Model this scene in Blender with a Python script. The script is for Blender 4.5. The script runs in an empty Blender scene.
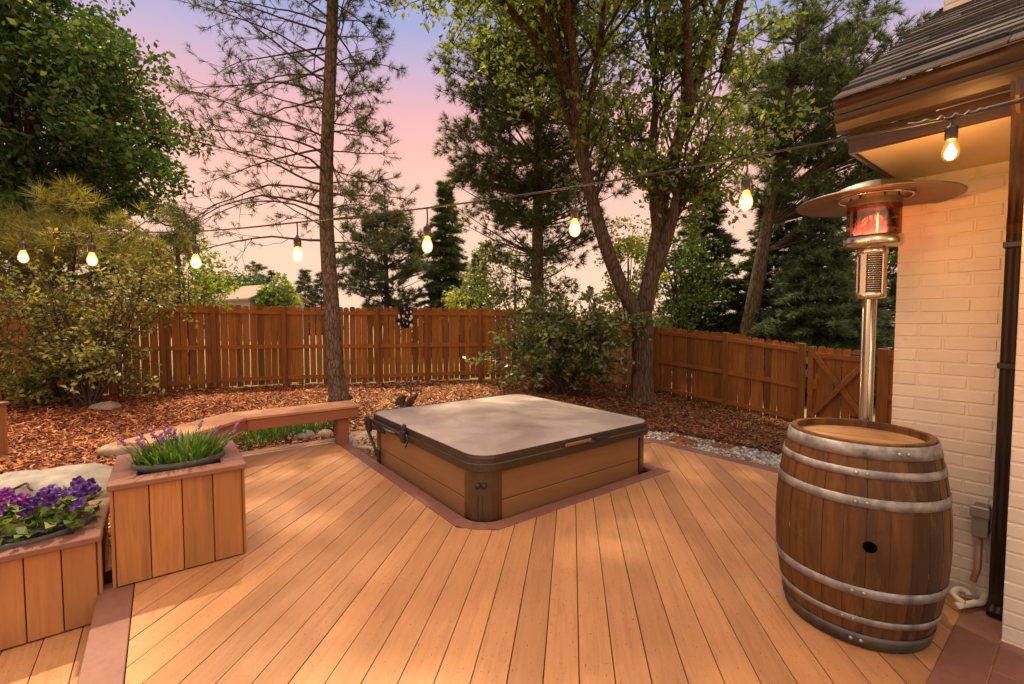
import bpy, math, random
import numpy as np
from mathutils import Vector, Matrix

R = math.radians
random.seed(7)
scene = bpy.context.scene
COL = scene.collection
TAU = 2 * math.pi

# ------------------------------------------------------------------ camera
FPX, PITCH, EYE = 455.1, R(2.64), 1.45
cd = bpy.data.cameras.new('camera'); cam = bpy.data.objects.new('camera', cd); COL.objects.link(cam)
cd.sensor_width = 36; cd.lens = 16.0; cd.clip_start = .05; cd.clip_end = 3000
cam.location = (0, 0, EYE); cam.rotation_euler = (R(90) - PITCH, 0, 0)
scene.camera = cam

# site axes: N runs along the tub's right side / bench, U along the house wall
A = R(37.5)
def nu(n, u, z=0.0):
    return Vector((n * math.cos(A) - u * math.sin(A), n * math.sin(A) + u * math.cos(A), z))
def ray(px, py):
    x = (px - 512) / FPX; v = (342 - py) / FPX
    return Vector((x, math.cos(PITCH) + v * math.sin(PITCH), -math.sin(PITCH) + v * math.cos(PITCH)))
def aty(px, py, Y):           # surveyed point at distance Y in front of the viewpoint
    d = ray(px, py); return Vector((0, 0, EYE)) + d * (Y / d.y)
def atz(px, py, z):
    d = ray(px, py); return Vector((0, 0, EYE)) + d * ((z - EYE) / d.z)

# ------------------------------------------------------------------ node helpers
def newmat(name):
    m = bpy.data.materials.new(name); m.use_nodes = True
    nt = m.node_tree; nt.nodes.clear()
    return m, nt
def nd(nt, t, **kw):
    n = nt.nodes.new(t)
    for k, v in kw.items():
        if k in n.inputs.keys() if hasattr(n.inputs, 'keys') else False: n.inputs[k].default_value = v
        else: setattr(n, k, v)
    return n
def lk(nt, a, b): nt.links.new(a, b)
def ramp(nt, fac, stops):
    r = nt.nodes.new('ShaderNodeValToRGB')
    while len(r.color_ramp.elements) < len(stops): r.color_ramp.elements.new(.5)
    for e, (p, c) in zip(r.color_ramp.elements, stops):
        e.position = p; e.color = (*c, 1) if len(c) == 3 else c
    lk(nt, fac, r.inputs[0]); return r.outputs[0]
def noise(nt, scale=5, detail=4, vec=(1, 1, 1), rough=.55, coord='Object', dist=0.0, offset=None):
    tc = nt.nodes.new('ShaderNodeTexCoord'); mp = nt.nodes.new('ShaderNodeMapping')
    mp.inputs['Scale'].default_value = vec
    lk(nt, tc.outputs[coord], mp.inputs['Vector'])
    n = nt.nodes.new('ShaderNodeTexNoise')
    n.inputs['Scale'].default_value = scale; n.inputs['Detail'].default_value = detail
    n.inputs['Roughness'].default_value = rough; n.inputs['Distortion'].default_value = dist
    if offset is not None:
        ad = nt.nodes.new('ShaderNodeVectorMath'); ad.operation = 'ADD'
        lk(nt, mp.outputs[0], ad.inputs[0]); lk(nt, offset, ad.inputs[1]); lk(nt, ad.outputs[0], n.inputs['Vector'])
    else:
        lk(nt, mp.outputs[0], n.inputs['Vector'])
    return n.outputs['Fac']
def mix(nt, f, a, b, mode='MIX'):
    m = nt.nodes.new('ShaderNodeMix'); m.data_type = 'RGBA'; m.blend_type = mode
    def put(i, v):
        if hasattr(v, 'is_output'): lk(nt, v, m.inputs[i])
        elif i == 0: m.inputs[0].default_value = v
        else: m.inputs[i].default_value = (*v, 1)
    put(0, f); put(6, a); put(7, b); return m.outputs[2]
def math_(nt, op, a, b=None):
    m = nt.nodes.new('ShaderNodeMath'); m.operation = op
    for i, v in enumerate((a, b)):
        if v is None: continue
        if hasattr(v, 'is_output'): lk(nt, v, m.inputs[i])
        else: m.inputs[i].default_value = v
    return m.outputs[0]
def finish(nt, color, rough=.6, metal=0.0, bump=None, bstr=.3, bdist=.01, spec=.5, coat=0.0):
    p = nt.nodes.new('ShaderNodeBsdfPrincipled'); o = nt.nodes.new('ShaderNodeOutputMaterial')
    def put(k, v):
        if hasattr(v, 'is_output'): lk(nt, v, p.inputs[k])
        elif k == 'Base Color': p.inputs[k].default_value = (*v, 1)
        else: p.inputs[k].default_value = v
    put('Base Color', color); put('Roughness', rough); put('Metallic', metal)
    p.inputs['Specular IOR Level'].default_value = spec
    if coat: p.inputs['Coat Weight'].default_value = coat
    if bump is not None:
        b = nt.nodes.new('ShaderNodeBump'); b.inputs['Strength'].default_value = bstr; b.inputs['Distance'].default_value = bdist
        lk(nt, bump, b.inputs['Height']); lk(nt, b.outputs[0], p.inputs['Normal'])
    lk(nt, p.outputs[0], o.inputs[0]); return p
def island(nt):
    g = nt.nodes.new('ShaderNodeNewGeometry'); return g.outputs['Random Per Island']
def sc(c, k): return tuple(min(1, x * k) for x in c)

def wood(name, c, vec=(22, 22, 1.6), var=.35, rough=.62, specks=False, grain=.5, attr=None, stain=None, spec=.3, wear=None):
    """plank wood: grain along the axis with the small mapping scale, each board its own tone"""
    m, nt = newmat(name)
    if attr:
        a = nt.nodes.new('ShaderNodeAttribute'); a.attribute_name = attr; rnd = a.outputs['Fac']
    else: rnd = island(nt)
    off = nt.nodes.new('ShaderNodeCombineXYZ'); k = math_(nt, 'MULTIPLY', rnd, 57.0)
    for i in range(3): lk(nt, k, off.inputs[i])
    g = noise(nt, 1.0, 6, vec, .6, dist=.6, offset=off.outputs[0])
    col = ramp(nt, g, [(.25, sc(c, 1 - grain)), (.5, c), (.75, sc(c, 1 + grain * .55))])
    tone = ramp(nt, rnd, [(0, (1 - var,) * 3), (.5, (1, 1, 1)), (1, (1 + var * .35, 1 + var * .3, 1 + var * .25))])
    col = mix(nt, 1.0, col, tone, 'MULTIPLY')
    big = noise(nt, .9, 3, (1, 1, 1), .5)
    col = mix(nt, .6, col, ramp(nt, big, [(.3, (.72, .70, .68)), (.7, (1.1, 1.1, 1.1))]), 'MULTIPLY')
    if specks:
        s = noise(nt, 130, 1, (1, .35, 1), .4)
        col = mix(nt, ramp(nt, s, [(.69, (0, 0, 0)), (.75, (.8, .8, .8))]), col, sc(c, .25))
        scuff = noise(nt, 6, 5, (1.6, .5, 1), .7)
        col = mix(nt, ramp(nt, scuff, [(.56, (0, 0, 0)), (.75, (.45, .45, .45))]), col, sc(c, .55))
    if stain:
        s = noise(nt, 1.7, 5, (1, 1, .35), .65)
        col = mix(nt, ramp(nt, s, [(.48, (0, 0, 0)), (.68, (.75, .75, .75))]), col, stain)
    if wear:
        s = noise(nt, 9, 7, (1.3, 1.3, .35), .75, dist=.5)
        col = mix(nt, ramp(nt, s, [(.54, (0, 0, 0)), (.70, (.7, .7, .7))]), col, wear)
        s = noise(nt, 3, 5, (1, 1, 4), .7)
        col = mix(nt, ramp(nt, s, [(.55, (0, 0, 0)), (.75, (.6, .6, .6))]), col, sc(c, .3))
    finish(nt, col, rough, 0, g, .35, .004, spec)
    return m

LEAFK = 1.42
def leafmat(name, stops, trans=.45, gloss=.12):
    m, nt = newmat(name)
    col = ramp(nt, island(nt), [(p, sc(c, LEAFK)) for p, c in stops])
    d = nt.nodes.new('ShaderNodeBsdfDiffuse'); t = nt.nodes.new('ShaderNodeBsdfTranslucent')
    lk(nt, col, d.inputs[0])
    lk(nt, mix(nt, 1.0, col, (1.5, 1.35, .55), 'MULTIPLY'), t.inputs[0])
    x = nt.nodes.new('ShaderNodeMixShader'); x.inputs[0].default_value = trans
    lk(nt, d.outputs[0], x.inputs[1]); lk(nt, t.outputs[0], x.inputs[2])
    g = nt.nodes.new('ShaderNodeBsdfGlossy'); g.inputs['Roughness'].default_value = .45
    g.inputs[0].default_value = (.6, .6, .5, 1)
    y = nt.nodes.new('ShaderNodeMixShader'); y.inputs[0].default_value = gloss * .5
    lk(nt, x.outputs[0], y.inputs[1]); lk(nt, g.outputs[0], y.inputs[2])
    o = nt.nodes.new('ShaderNodeOutputMaterial'); lk(nt, y.outputs[0], o.inputs[0])
    return m

def plain(name, c, rough=.5, metal=0.0, n=12, var=.15, bump=.1, bd=.003, spec=.5, coat=0, vec=(1, 1, 1)):
    m, nt = newmat(name)
    f = noise(nt, n, 5, vec, .6)
    col = ramp(nt, f, [(.3, sc(c, 1 - var)), (.7, sc(c, 1 + var))])
    finish(nt, col, rough, metal, f, bump, bd, spec, coat)
    return m

def bark(name, c, vec=(7, 7, 1.6), contrast=.55):
    m, nt = newmat(name)
    f = noise(nt, 2.2, 8, vec, .7, dist=1.2)
    v = nt.nodes.new('ShaderNodeTexVoronoi'); v.feature = 'DISTANCE_TO_EDGE'; v.inputs['Scale'].default_value = 1.6
    tc = nt.nodes.new('ShaderNodeTexCoord'); mp = nt.nodes.new('ShaderNodeMapping'); mp.inputs['Scale'].default_value = (vec[0] * 1.3, vec[1] * 1.3, vec[2] * 1.5)
    lk(nt, tc.outputs['Object'], mp.inputs[0]); lk(nt, mp.outputs[0], v.inputs['Vector'])
    crack = ramp(nt, v.outputs['Distance'], [(.02, (.35, .33, .3)), (.16, (1, 1, 1))])
    col = ramp(nt, f, [(.3, sc(c, 1 - contrast)), (.55, c), (.75, sc(c, 1.35))])
    col = mix(nt, .85, col, crack, 'MULTIPLY')
    h = math_(nt, 'ADD', f, math_(nt, 'MULTIPLY', v.outputs['Distance'], 1.5))
    finish(nt, col, .9, 0, h, .8, .03, .2)
    return m

def emit(name, c, s):
    m, nt = newmat(name)
    e = nt.nodes.new('ShaderNodeEmission'); e.inputs[0].default_value = (*c, 1); e.inputs[1].default_value = s
    o = nt.nodes.new('ShaderNodeOutputMaterial'); lk(nt, e.outputs[0], o.inputs[0]); return m

M = {}
M['deck'] = wood('deck_composite', (.50, .246, .112), vec=(34, 2.2, 20), var=.19, rough=.52, specks=True, grain=.2, attr='rnd', spec=.35)
M['border'] = wood('border_composite', (.25, .115, .088), vec=(26, 26, 20), var=.12, rough=.55, grain=.14, spec=.35)
M['siding'] = wood('planter_composite', (.47, .215, .078), vec=(30, 30, 2.0), var=.22, rough=.55, grain=.32, stain=(.33, .15, .06))
M['rim'] = wood('rim_composite', (.25, .115, .09), vec=(14, 14, 14), var=.12, rough=.5, grain=.12)
M['seat'] = wood('seat_composite', (.50, .24, .12), vec=(2.0, 30, 20), var=.12, rough=.5, grain=.15)
M['apron'] = wood('apron_composite', (.30, .11, .065), vec=(2.0, 30, 20), var=.12, rough=.5, grain=.15)
M['fence'] = wood('fence_wood', (.345, .125, .027), vec=(24, 24, 1.5), var=.55, rough=.7, grain=.5, stain=(.20, .085, .03), spec=.2)
M['rail'] = wood('fence_rail_wood', (.36, .13, .032), vec=(3, 3, 26), var=.2, rough=.7, grain=.35, stain=(.22, .09, .035), spec=.2)
M['barrel'] = wood('barrel_oak', (.122, .051, .012), vec=(26, 26, 2.2), var=.55, rough=.62, grain=.7, wear=(.19, .09, .026), stain=(.035, .015, .006), spec=.4)
M['barrelhead'] = wood('barrel_head_oak', (.37, .20, .088), vec=(2.5, 30, 20), var=.25, rough=.7, grain=.4, stain=(.30, .12, .04))
M['darkwood'] = wood('fascia_wood', (.030, .0125, .0035), vec=(26, 1.6, 18), var=.1, rough=.42, grain=.45, spec=.5)
M['spout'] = plain('painted_spout', (.020, .012, .008), .4, n=9, var=.3, vec=(30, 30, 1.5))
M['soffit'] = plain('soffit_board', (.80, .64, .42), .6, n=3, var=.06, bump=.03)
M['gutter'] = M['darkwood']
M['hoop'] = plain('galvanised_hoop', (.25, .245, .25), .55, .45, n=14, var=.55, bump=.25)
M['hoopdark'] = plain('weathered_hoop', (.10, .10, .095), .55, .7, n=9, var=.4, bump=.2)
M['rivet'] = plain('rivet_metal', (.35, .34, .33), .45, .8)
M['steel'] = plain('heater_steel', (.60, .53, .45), .26, 1.0, n=4, var=.08, bump=.02, vec=(1, 1, .2))
M['hood'] = plain('heater_hood', (.25, .215, .18), .45, .75, n=3, var=.2, bump=.06)
M['hole'] = plain('dark_hole', (.003, .002, .002), 1.0, spec=0)
M['black'] = plain('black_plastic', (.018, .016, .014), .45, n=20, var=.2)
M['socket'] = plain('bulb_socket', (.013, .010, .008), .4, n=20, var=.2)
M['cord'] = plain('cable_rubber', (.010, .008, .007), .6, n=40, var=.2)
M['tubtrim'] = plain('tub_trim', (.052, .029, .012), .3, n=8, var=.12, bump=.04, coat=.7)
M['tubvinyl'] = plain('tub_cover_vinyl_side', (.040, .023, .012), .42, n=26, var=.15, bump=.12)
M['tubpanel'] = wood('tub_panel', (.25, .13, .06), vec=(2.0, 2.0, 30), var=.05, rough=.38, grain=.12, spec=.5)
M['cloud'] = plain('boulder_stone', (.27, .235, .20), .85, n=7, var=.3, bump=.5, bd=.02)
M['tanrock'] = plain('tan_rock', (.30, .205, .14), .9, n=9, var=.35, bump=.6, bd=.02)
M['flag'] = plain('flagstone', (.40, .27, .19), .85, n=8, var=.2, bump=.3, bd=.01)
M['pot'] = plain('grey_pot_plastic', (.085, .082, .085), .5, n=30, var=.2)
M['soil'] = plain('potting_soil', (.03, .02, .012), .95, n=60, var=.6, bump=1, bd=.01)
M['pvc'] = plain('white_pvc', (.80, .74, .62), .35, n=6, var=.06, bump=.02)
M['box'] = plain('grey_metal_box', (.25, .23, .21), .5, .3)
M['copper'] = plain('old_conduit', (.52, .30, .16), .5, .4)
M['drift'] = bark('driftwood', (.10, .06, .035))
M['farwall'] = plain('far_house_wall', (.36, .33, .33), .8)
M['farroof'] = plain('far_house_roof', (.30, .215, .175), .85, n=6)
M['glassdark'] = plain('dark_glass', (.03, .035, .04), .1)

# tub cover: weathered taupe vinyl with broad water marks
m, nt = newmat('tub_cover_vinyl')
f1 = noise(nt, 1.6, 6, (1, 1, 1), .62, dist=.8); f2 = noise(nt, 160, 3, (1, 1, 1), .6)
c = ramp(nt, f1, [(.32, (.30, .235, .205)), (.52, (.42, .34, .30)), (.7, (.52, .435, .395))])
finish(nt, c, ramp(nt, f1, [(.3, (.30,) * 3), (.7, (.42,) * 3)]), 0, math_(nt, 'ADD', math_(nt, 'MULTIPLY', f2, .12), noise(nt, 5, 4, (1, .5, 1), .55, dist=1.0)), .35, .012, .5)
M['cover'] = m
# painted brick
m, nt = newmat('painted_brick')
f1 = noise(nt, 3, 5); f2 = noise(nt, 55, 6, (1, 1, 1), .7)
c = ramp(nt, f1, [(.3, (.74, .64, .53)), (.7, (.84, .74, .62))])
tone = ramp(nt, island(nt), [(0, (.93, .92, .91)), (1, (1, 1, 1))])
c = mix(nt, 1.0, c, tone, 'MULTIPLY')
dirt = noise(nt, 9, 6, (1, 1, 1), .7)
c = mix(nt, ramp(nt, dirt, [(.58, (0, 0, 0)), (.78, (.4, .4, .4))]), c, (.48, .37, .28))
finish(nt, c, .6, 0, f2, .35, .006, .4)
M['brick'] = m
# shingles
m, nt = newmat('roof_shingle')
f1 = noise(nt, 260, 2); f2 = noise(nt, 6, 5)
c = ramp(nt, island(nt), [(0, (.05, .044, .045)), (.5, (.092, .082, .083)), (1, (.15, .135, .135))])
c = mix(nt, .6, c, ramp(nt, f1, [(.3, (.5, .5, .5)), (.7, (1.4, 1.35, 1.3))]), 'MULTIPLY')
c = mix(nt, .5, c, ramp(nt, f2, [(.3, (.7, .7, .7)), (.7, (1.2, 1.2, 1.2))]), 'MULTIPLY')
finish(nt, c, .85, 0, f1, .6, .004, .3)
M['shingle'] = m
# ground: mulch bed inside the fence, lawn outside (attribute 'yard')
m, nt = newmat('ground_mulch_and_lawn')
f1 = noise(nt, 14, 8, (1, 1, 1), .75); f2 = noise(nt, .7, 3); f3 = noise(nt, 3, 6, (1, 1, 1), .7)
mul = ramp(nt, f1, [(.32, (.05, .018, .006)), (.5, (.18, .065, .02)), (.66, (.34, .14, .048))])
mul = mix(nt, .7, mul, ramp(nt, f2, [(.35, (.55, .5, .48)), (.65, (1.25, 1.2, 1.15))]), 'MULTIPLY')
gr = ramp(nt, f3, [(.3, (.14, .12, .05)), (.7, (.30, .26, .14))])
at = nt.nodes.new('ShaderNodeAttribute'); at.attribute_name = 'yard'
c = mix(nt, at.outputs['Fac'], gr, mul)
finish(nt, c, .9, 0, f1, 1.0, .03, .2)
M['ground'] = m
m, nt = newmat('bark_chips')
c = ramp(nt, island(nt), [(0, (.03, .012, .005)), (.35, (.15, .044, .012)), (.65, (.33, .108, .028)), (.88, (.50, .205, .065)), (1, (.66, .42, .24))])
tc = nt.nodes.new('ShaderNodeTexCoord'); sp = nt.nodes.new('ShaderNodeSeparateXYZ'); lk(nt, tc.outputs['Object'], sp.inputs[0])   # bark left to right: red, straw, dark brown with some shade painted in
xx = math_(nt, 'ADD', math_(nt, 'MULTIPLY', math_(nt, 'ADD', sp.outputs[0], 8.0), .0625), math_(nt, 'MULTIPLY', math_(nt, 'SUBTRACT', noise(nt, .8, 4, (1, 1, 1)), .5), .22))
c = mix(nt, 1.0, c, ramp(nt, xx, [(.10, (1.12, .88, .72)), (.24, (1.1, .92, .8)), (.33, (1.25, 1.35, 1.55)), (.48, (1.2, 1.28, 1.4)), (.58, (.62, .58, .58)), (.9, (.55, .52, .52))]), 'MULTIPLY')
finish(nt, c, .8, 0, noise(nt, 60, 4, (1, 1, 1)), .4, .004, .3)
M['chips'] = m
m, nt = newmat('river_gravel')
c = ramp(nt, island(nt), [(0, (.10, .09, .085)), (.4, (.27, .245, .225)), (.75, (.40, .36, .33)), (1, (.62, .56, .50))])
finish(nt, c, .75, 0, noise(nt, 40, 4), .2, .004, .4)
M['gravel'] = m

M['leaf_maple'] = leafmat('maple_leaf', [(0, (.014, .038, .008)), (.5, (.030, .072, .012)), (.85, (.06, .105, .018)), (1, (.13, .15, .028))], .38)
M['leaf_light'] = leafmat('light_leaf', [(0, (.06, .105, .018)), (.5, (.115, .175, .032)), (1, (.22, .24, .06))], .55)
M['leaf_bush'] = leafmat('bush_leaf', [(0, (.035, .07, .013)), (.5, (.085, .13, .028)), (.9, (.17, .18, .05)), (1, (.36, .32, .15))], .4, .3)
M['leaf_shrub'] = leafmat('shrub_leaf', [(0, (.06, .085, .015)), (.5, (.145, .155, .034)), (.85, (.24, .22, .055)), (1, (.36, .33, .11))], .4, .15)
M['leaf_yellow'] = leafmat('bright_leaf', [(0, (.10, .15, .02)), (.5, (.19, .24, .035)), (1, (.30, .30, .06))], .5)
M['needle_gold'] = leafmat('gold_needle', [(0, (.07, .082, .016)), (.5, (.155, .15, .03)), (1, (.33, .27, .07))], .35)
M['needle_green'] = leafmat('pine_needle', [(0, (.025, .040, .013)), (.5, (.05, .075, .022)), (1, (.10, .115, .035))], .3)
M['needle_dark'] = leafmat('dark_needle', [(0, (.024, .045, .020)), (.5, (.056, .085, .034)), (1, (.115, .145, .05))], .36)
M['needle_blue'] = leafmat('blue_needle', [(0, (.028, .054, .034)), (.5, (.064, .10, .058)), (1, (.13, .17, .085))], .36)
M['needle_far'] = leafmat('far_needle', [(0, (.03, .045, .025)), (.5, (.055, .075, .04)), (1, (.10, .115, .055))], .25)
M['grass'] = leafmat('strap_leaf', [(0, (.025, .075, .012)), (.6, (.06, .15, .02)), (1, (.14, .24, .04))], .4, .3)
M['petleaf'] = leafmat('petunia_leaf', [(0, (.04, .09, .018)), (.6, (.10, .17, .03)), (1, (.24, .26, .06))], .4, .2)
M['purple'] = leafmat('purple_petal', [(0, (.06, .004, .11)), (.6, (.12, .010, .20)), (1, (.22, .025, .30))], .35, .1)
M['violet'] = leafmat('violet_petal', [(0, (.03, .006, .11)), (1, (.08, .018, .24))], .35, .1)
M['lilac'] = leafmat('lilac_bud', [(0, (.16, .09, .26)), (1, (.32, .18, .42))], .3, .1)
M['bark_pine'] = bark('pine_bark', (.22, .15, .105), (8, 8, 2.6))
M['bark_grey'] = bark('grey_bark', (.145, .094, .06), (9, 9, 1.2))
M['bark_dark'] = bark('dark_bark', (.10, .062, .04), (8, 8, 2))
M['twig'] = plain('twig_bark', (.075, .045, .03), .9, n=20, var=.3)
M['ornament'] = plain('ornament_brown', (.018, .009, .006), .6, .3, n=15, var=.4)
M['white'] = plain('white_enamel', (.75, .70, .64), .5)

M['filament'] = emit('glowing_filament', (1.0, .68, .30), 40)
def bulbglass(name, e):
    m, nt = newmat(name)
    tr = nt.nodes.new('ShaderNodeBsdfTransparent'); tr.inputs[0].default_value = (1, .88, .68, 1)
    gl = nt.nodes.new('ShaderNodeBsdfGlossy'); gl.inputs['Roughness'].default_value = .03
    x = nt.nodes.new('ShaderNodeMixShader'); x.inputs[0].default_value = .1
    lk(nt, tr.outputs[0], x.inputs[1]); lk(nt, gl.outputs[0], x.inputs[2])
    em = nt.nodes.new('ShaderNodeEmission'); em.inputs[0].default_value = (1, .36, .06, 1); em.inputs[1].default_value = e
    ad = nt.nodes.new('ShaderNodeAddShader'); lk(nt, x.outputs[0], ad.inputs[0]); lk(nt, em.outputs[0], ad.inputs[1])
    o = nt.nodes.new('ShaderNodeOutputMaterial'); lk(nt, ad.outputs[0], o.inputs[0]); return m
M['bulb'] = bulbglass('lit_bulb_glass', 1.0)
M['bulbclear'] = bulbglass('clear_bulb_glass', .28)
m, nt = newmat('heater_glass')
tr = nt.nodes.new('ShaderNodeBsdfTransparent'); tr.inputs[0].default_value = (.55, .30, .22, 1)
gl = nt.nodes.new('ShaderNodeBsdfGlossy'); gl.inputs['Roughness'].default_value = .12; gl.inputs[0].default_value = (.8, .65, .5, 1)
x = nt.nodes.new('ShaderNodeMixShader'); x.inputs[0].default_value = .16
lk(nt, tr.outputs[0], x.inputs[1]); lk(nt, gl.outputs[0], x.inputs[2])
o = nt.nodes.new('ShaderNodeOutputMaterial'); lk(nt, x.outputs[0], o.inputs[0])
M['heatglass'] = m
m, nt = newmat('gas_flame')
tc = nt.nodes.new('ShaderNodeTexCoord'); sp = nt.nodes.new('ShaderNodeSeparateXYZ'); lk(nt, tc.outputs['Generated'], sp.inputs[0])
c = ramp(nt, sp.outputs[2], [(0, (1, .50, .28)), (.3, (1, .20, .13)), (1, (.8, .06, .05))])
s = ramp(nt, sp.outputs[2], [(0, (1, 1, 1)), (.35, (.5, .5, .5)), (1, (.10, .10, .10))])
em = nt.nodes.new('ShaderNodeEmission'); lk(nt, c, em.inputs[0]); lk(nt, math_(nt, 'MULTIPLY', s, 3.0), em.inputs[1])
tr = nt.nodes.new('ShaderNodeBsdfTransparent'); x = nt.nodes.new('ShaderNodeMixShader'); x.inputs[0].default_value = .55
lk(nt, tr.outputs[0], x.inputs[1]); lk(nt, em.outputs[0], x.inputs[2])
o = nt.nodes.new('ShaderNodeOutputMaterial'); lk(nt, x.outputs[0], o.inputs[0])
M['flame'] = m

# ------------------------------------------------------------------ object helpers
def tag(o, label=None, cat=None, group=None, kind=None):
    if label: o['label'] = label
    if cat: o['category'] = cat
    if group: o['group'] = group
    if kind: o['kind'] = kind
    return o
def thing(name, label, cat, loc=(0, 0, 0), rotz=0, group=None):
    o = bpy.data.objects.new(name, None); COL.objects.link(o)
    o.location = loc; o.rotation_euler = (0, 0, rotz); o.empty_display_size = .1
    return tag(o, label, cat, group)
def copy_tree(o, parent=None):
    c = o.copy(); COL.objects.link(c); c.parent = parent
    for ch in o.children: copy_tree(ch, c)
    return c

class MB:
    def __init__(s): s.v = []; s.f = []; s.sm = []
    def add(s, vs, fs, smooth=False):
        b = len(s.v); s.v.extend([tuple(p) for p in vs]); s.f.extend([tuple(b + i for i in f) for f in fs]); s.sm.extend([smooth] * len(fs))
    def box(s, x0, x1, y0, y1, z0, z1, mat=None):
        vs = [Vector((x, y, z)) for z in (z0, z1) for y in (y0, y1) for x in (x0, x1)]
        if mat is not None: vs = [mat @ v for v in vs]
        s.add(vs, [(0, 2, 3, 1), (4, 5, 7, 6), (0, 1, 5, 4), (2, 6, 7, 3), (0, 4, 6, 2), (1, 3, 7, 5)])
    def cbox(s, x0, x1, y0, y1, z0, z1, c=.005, mat=None):       # box with chamfered edges
        vs = []; ids = {}
        for ix in (0, 1):
            for iy in (0, 1):
                for iz in (0, 1):
                    p = [(x0, x1)[ix], (y0, y1)[iy], (z0, z1)[iz]]; sg = [(1, -1)[ix], (1, -1)[iy], (1, -1)[iz]]
                    for k in range(3):
                        q = [p[j] + (0 if j == k else sg[j] * c) for j in range(3)]
                        ids[(ix, iy, iz, k)] = len(vs); vs.append(Vector(q))
        fs = []
        for k in range(3):
            o1, o2 = [(1, 2), (2, 0), (0, 1)][k]
            for side in (0, 1):
                quad = []
                for a, b in ((0, 0), (1, 0), (1, 1), (0, 1)):
                    i = [0, 0, 0]; i[k] = side; i[o1] = a; i[o2] = b; quad.append(ids[(*i, k)])
                fs.append(tuple(quad) if side else tuple(quad[::-1]))
        for k in range(3):                                          # edge strips along axis k
            o1, o2 = [(1, 2), (2, 0), (0, 1)][k]
            for a in (0, 1):
                for b in (0, 1):
                    q = []
                    for t, kk in ((0, o1), (1, o1), (1, o2), (0, o2)):
                        i = [0, 0, 0]; i[k] = t; i[o1] = a; i[o2] = b; q.append(ids[(*i, kk)])
                    fs.append(tuple(q))
        for ix in (0, 1):
            for iy in (0, 1):
                for iz in (0, 1): fs.append(tuple(ids[(ix, iy, iz, k)] for k in range(3)))
        if mat is not None: vs = [mat @ v for v in vs]
        s.add(vs, fs)
    def tube(s, pts, rad, k=8, caps=True, smooth=True, seed=None, lump=0.0):
        pts = [Vector(p) for p in pts]
        if not hasattr(rad, '__len__'): rad = [rad] * len(pts)
        vs = []; up = None
        for i, p in enumerate(pts):
            d = (pts[min(i + 1, len(pts) - 1)] - pts[max(i - 1, 0)])
            if d.length < 1e-9: d = Vector((0, 0, 1))
            d.normalize()
            if up is None: up = Vector((1, 0, 0)) if abs(d.x) < .8 else Vector((0, 1, 0))
            a = (up - d * up.dot(d)).normalized(); b = d.cross(a); up = a
            for j in range(k):
                t = TAU * j / k; r = rad[i]
                if lump: r *= 1 + lump * (math.sin(3 * t + i * .9) * .6 + math.sin(5 * t - i * 1.3) * .4 + random.uniform(-.3, .3))
                vs.append(p + (a * math.cos(t) + b * math.sin(t)) * r)
        fs = [(i * k + j, i * k + (j + 1) % k, (i + 1) * k + (j + 1) % k, (i + 1) * k + j) for i in range(len(pts) - 1) for j in range(k)]
        if caps: fs += [tuple(range(k - 1, -1, -1)), tuple((len(pts) - 1) * k + j for j in range(k))]
        s.add(vs, fs, smooth)
    def lathe(s, prof, k=32, mat=None, smooth=True, closed=False):
        vs = []; n = len(prof)
        for r, z in prof:
            for j in range(k):
                t = TAU * j / k; v = Vector((r * math.cos(t), r * math.sin(t), z)); vs.append(mat @ v if mat is not None else v)
        m = n if closed else n - 1
        fs = [(i * k + j, i * k + (j + 1) % k, ((i + 1) % n) * k + (j + 1) % k, ((i + 1) % n) * k + j) for i in range(m) for j in range(k)]
        s.add(vs, fs, smooth)
    def prism(s, poly, z0, z1):
        n = len(poly); vs = [(x, y, z0) for x, y in poly] + [(x, y, z1) for x, y in poly]
        s.add(vs, [tuple(range(n - 1, -1, -1)), tuple(range(n, 2 * n))] + [(i, (i + 1) % n, n + (i + 1) % n, n + i) for i in range(n)])
    def ball(s, c, r, k=10, rings=7, scale=(1, 1, 1), jit=0.0):
        c = Vector(c); vs = [c + Vector((0, 0, -r * scale[2]))]; 
        for i in range(1, rings):
            ph = math.pi * i / rings - math.pi / 2
            for j in range(k):
                t = TAU * j / k; q = r * (1 + random.uniform(-jit, jit))
                vs.append(c + Vector((math.cos(ph) * math.cos(t) * q * scale[0], math.cos(ph) * math.sin(t) * q * scale[1], math.sin(ph) * q * scale[2])))
        vs.append(c + Vector((0, 0, r * scale[2]))); L = len(vs) - 1
        fs = [(0, 1 + (j + 1) % k, 1 + j) for j in range(k)]
        for i in range(rings - 2):
            for j in range(k): fs.append((1 + i * k + j, 1 + i * k + (j + 1) % k, 1 + (i + 1) * k + (j + 1) % k, 1 + (i + 1) * k + j))
        fs += [(L, L - k + j, L - k + (j + 1) % k) for j in range(k)]
        s.add(vs, fs, True)
    def build(s, name, mat, parent=None, bevel=0.0, seg=1):
        me = bpy.data.meshes.new(name); me.from_pydata(s.v, [], s.f); me.update()
        me.polygons.foreach_set('use_smooth', s.sm)
        me.materials.append(mat); o = bpy.data.objects.new(name, me); COL.objects.link(o); o.parent = parent
        if bevel:
            b = o.modifiers.new('bevel', 'BEVEL'); b.width = bevel; b.segments = seg; b.limit_method = 'ANGLE'
        return o
def struct(o, label=None):
    o['kind'] = 'structure'
    if label: o['label'] = label
    return o

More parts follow.
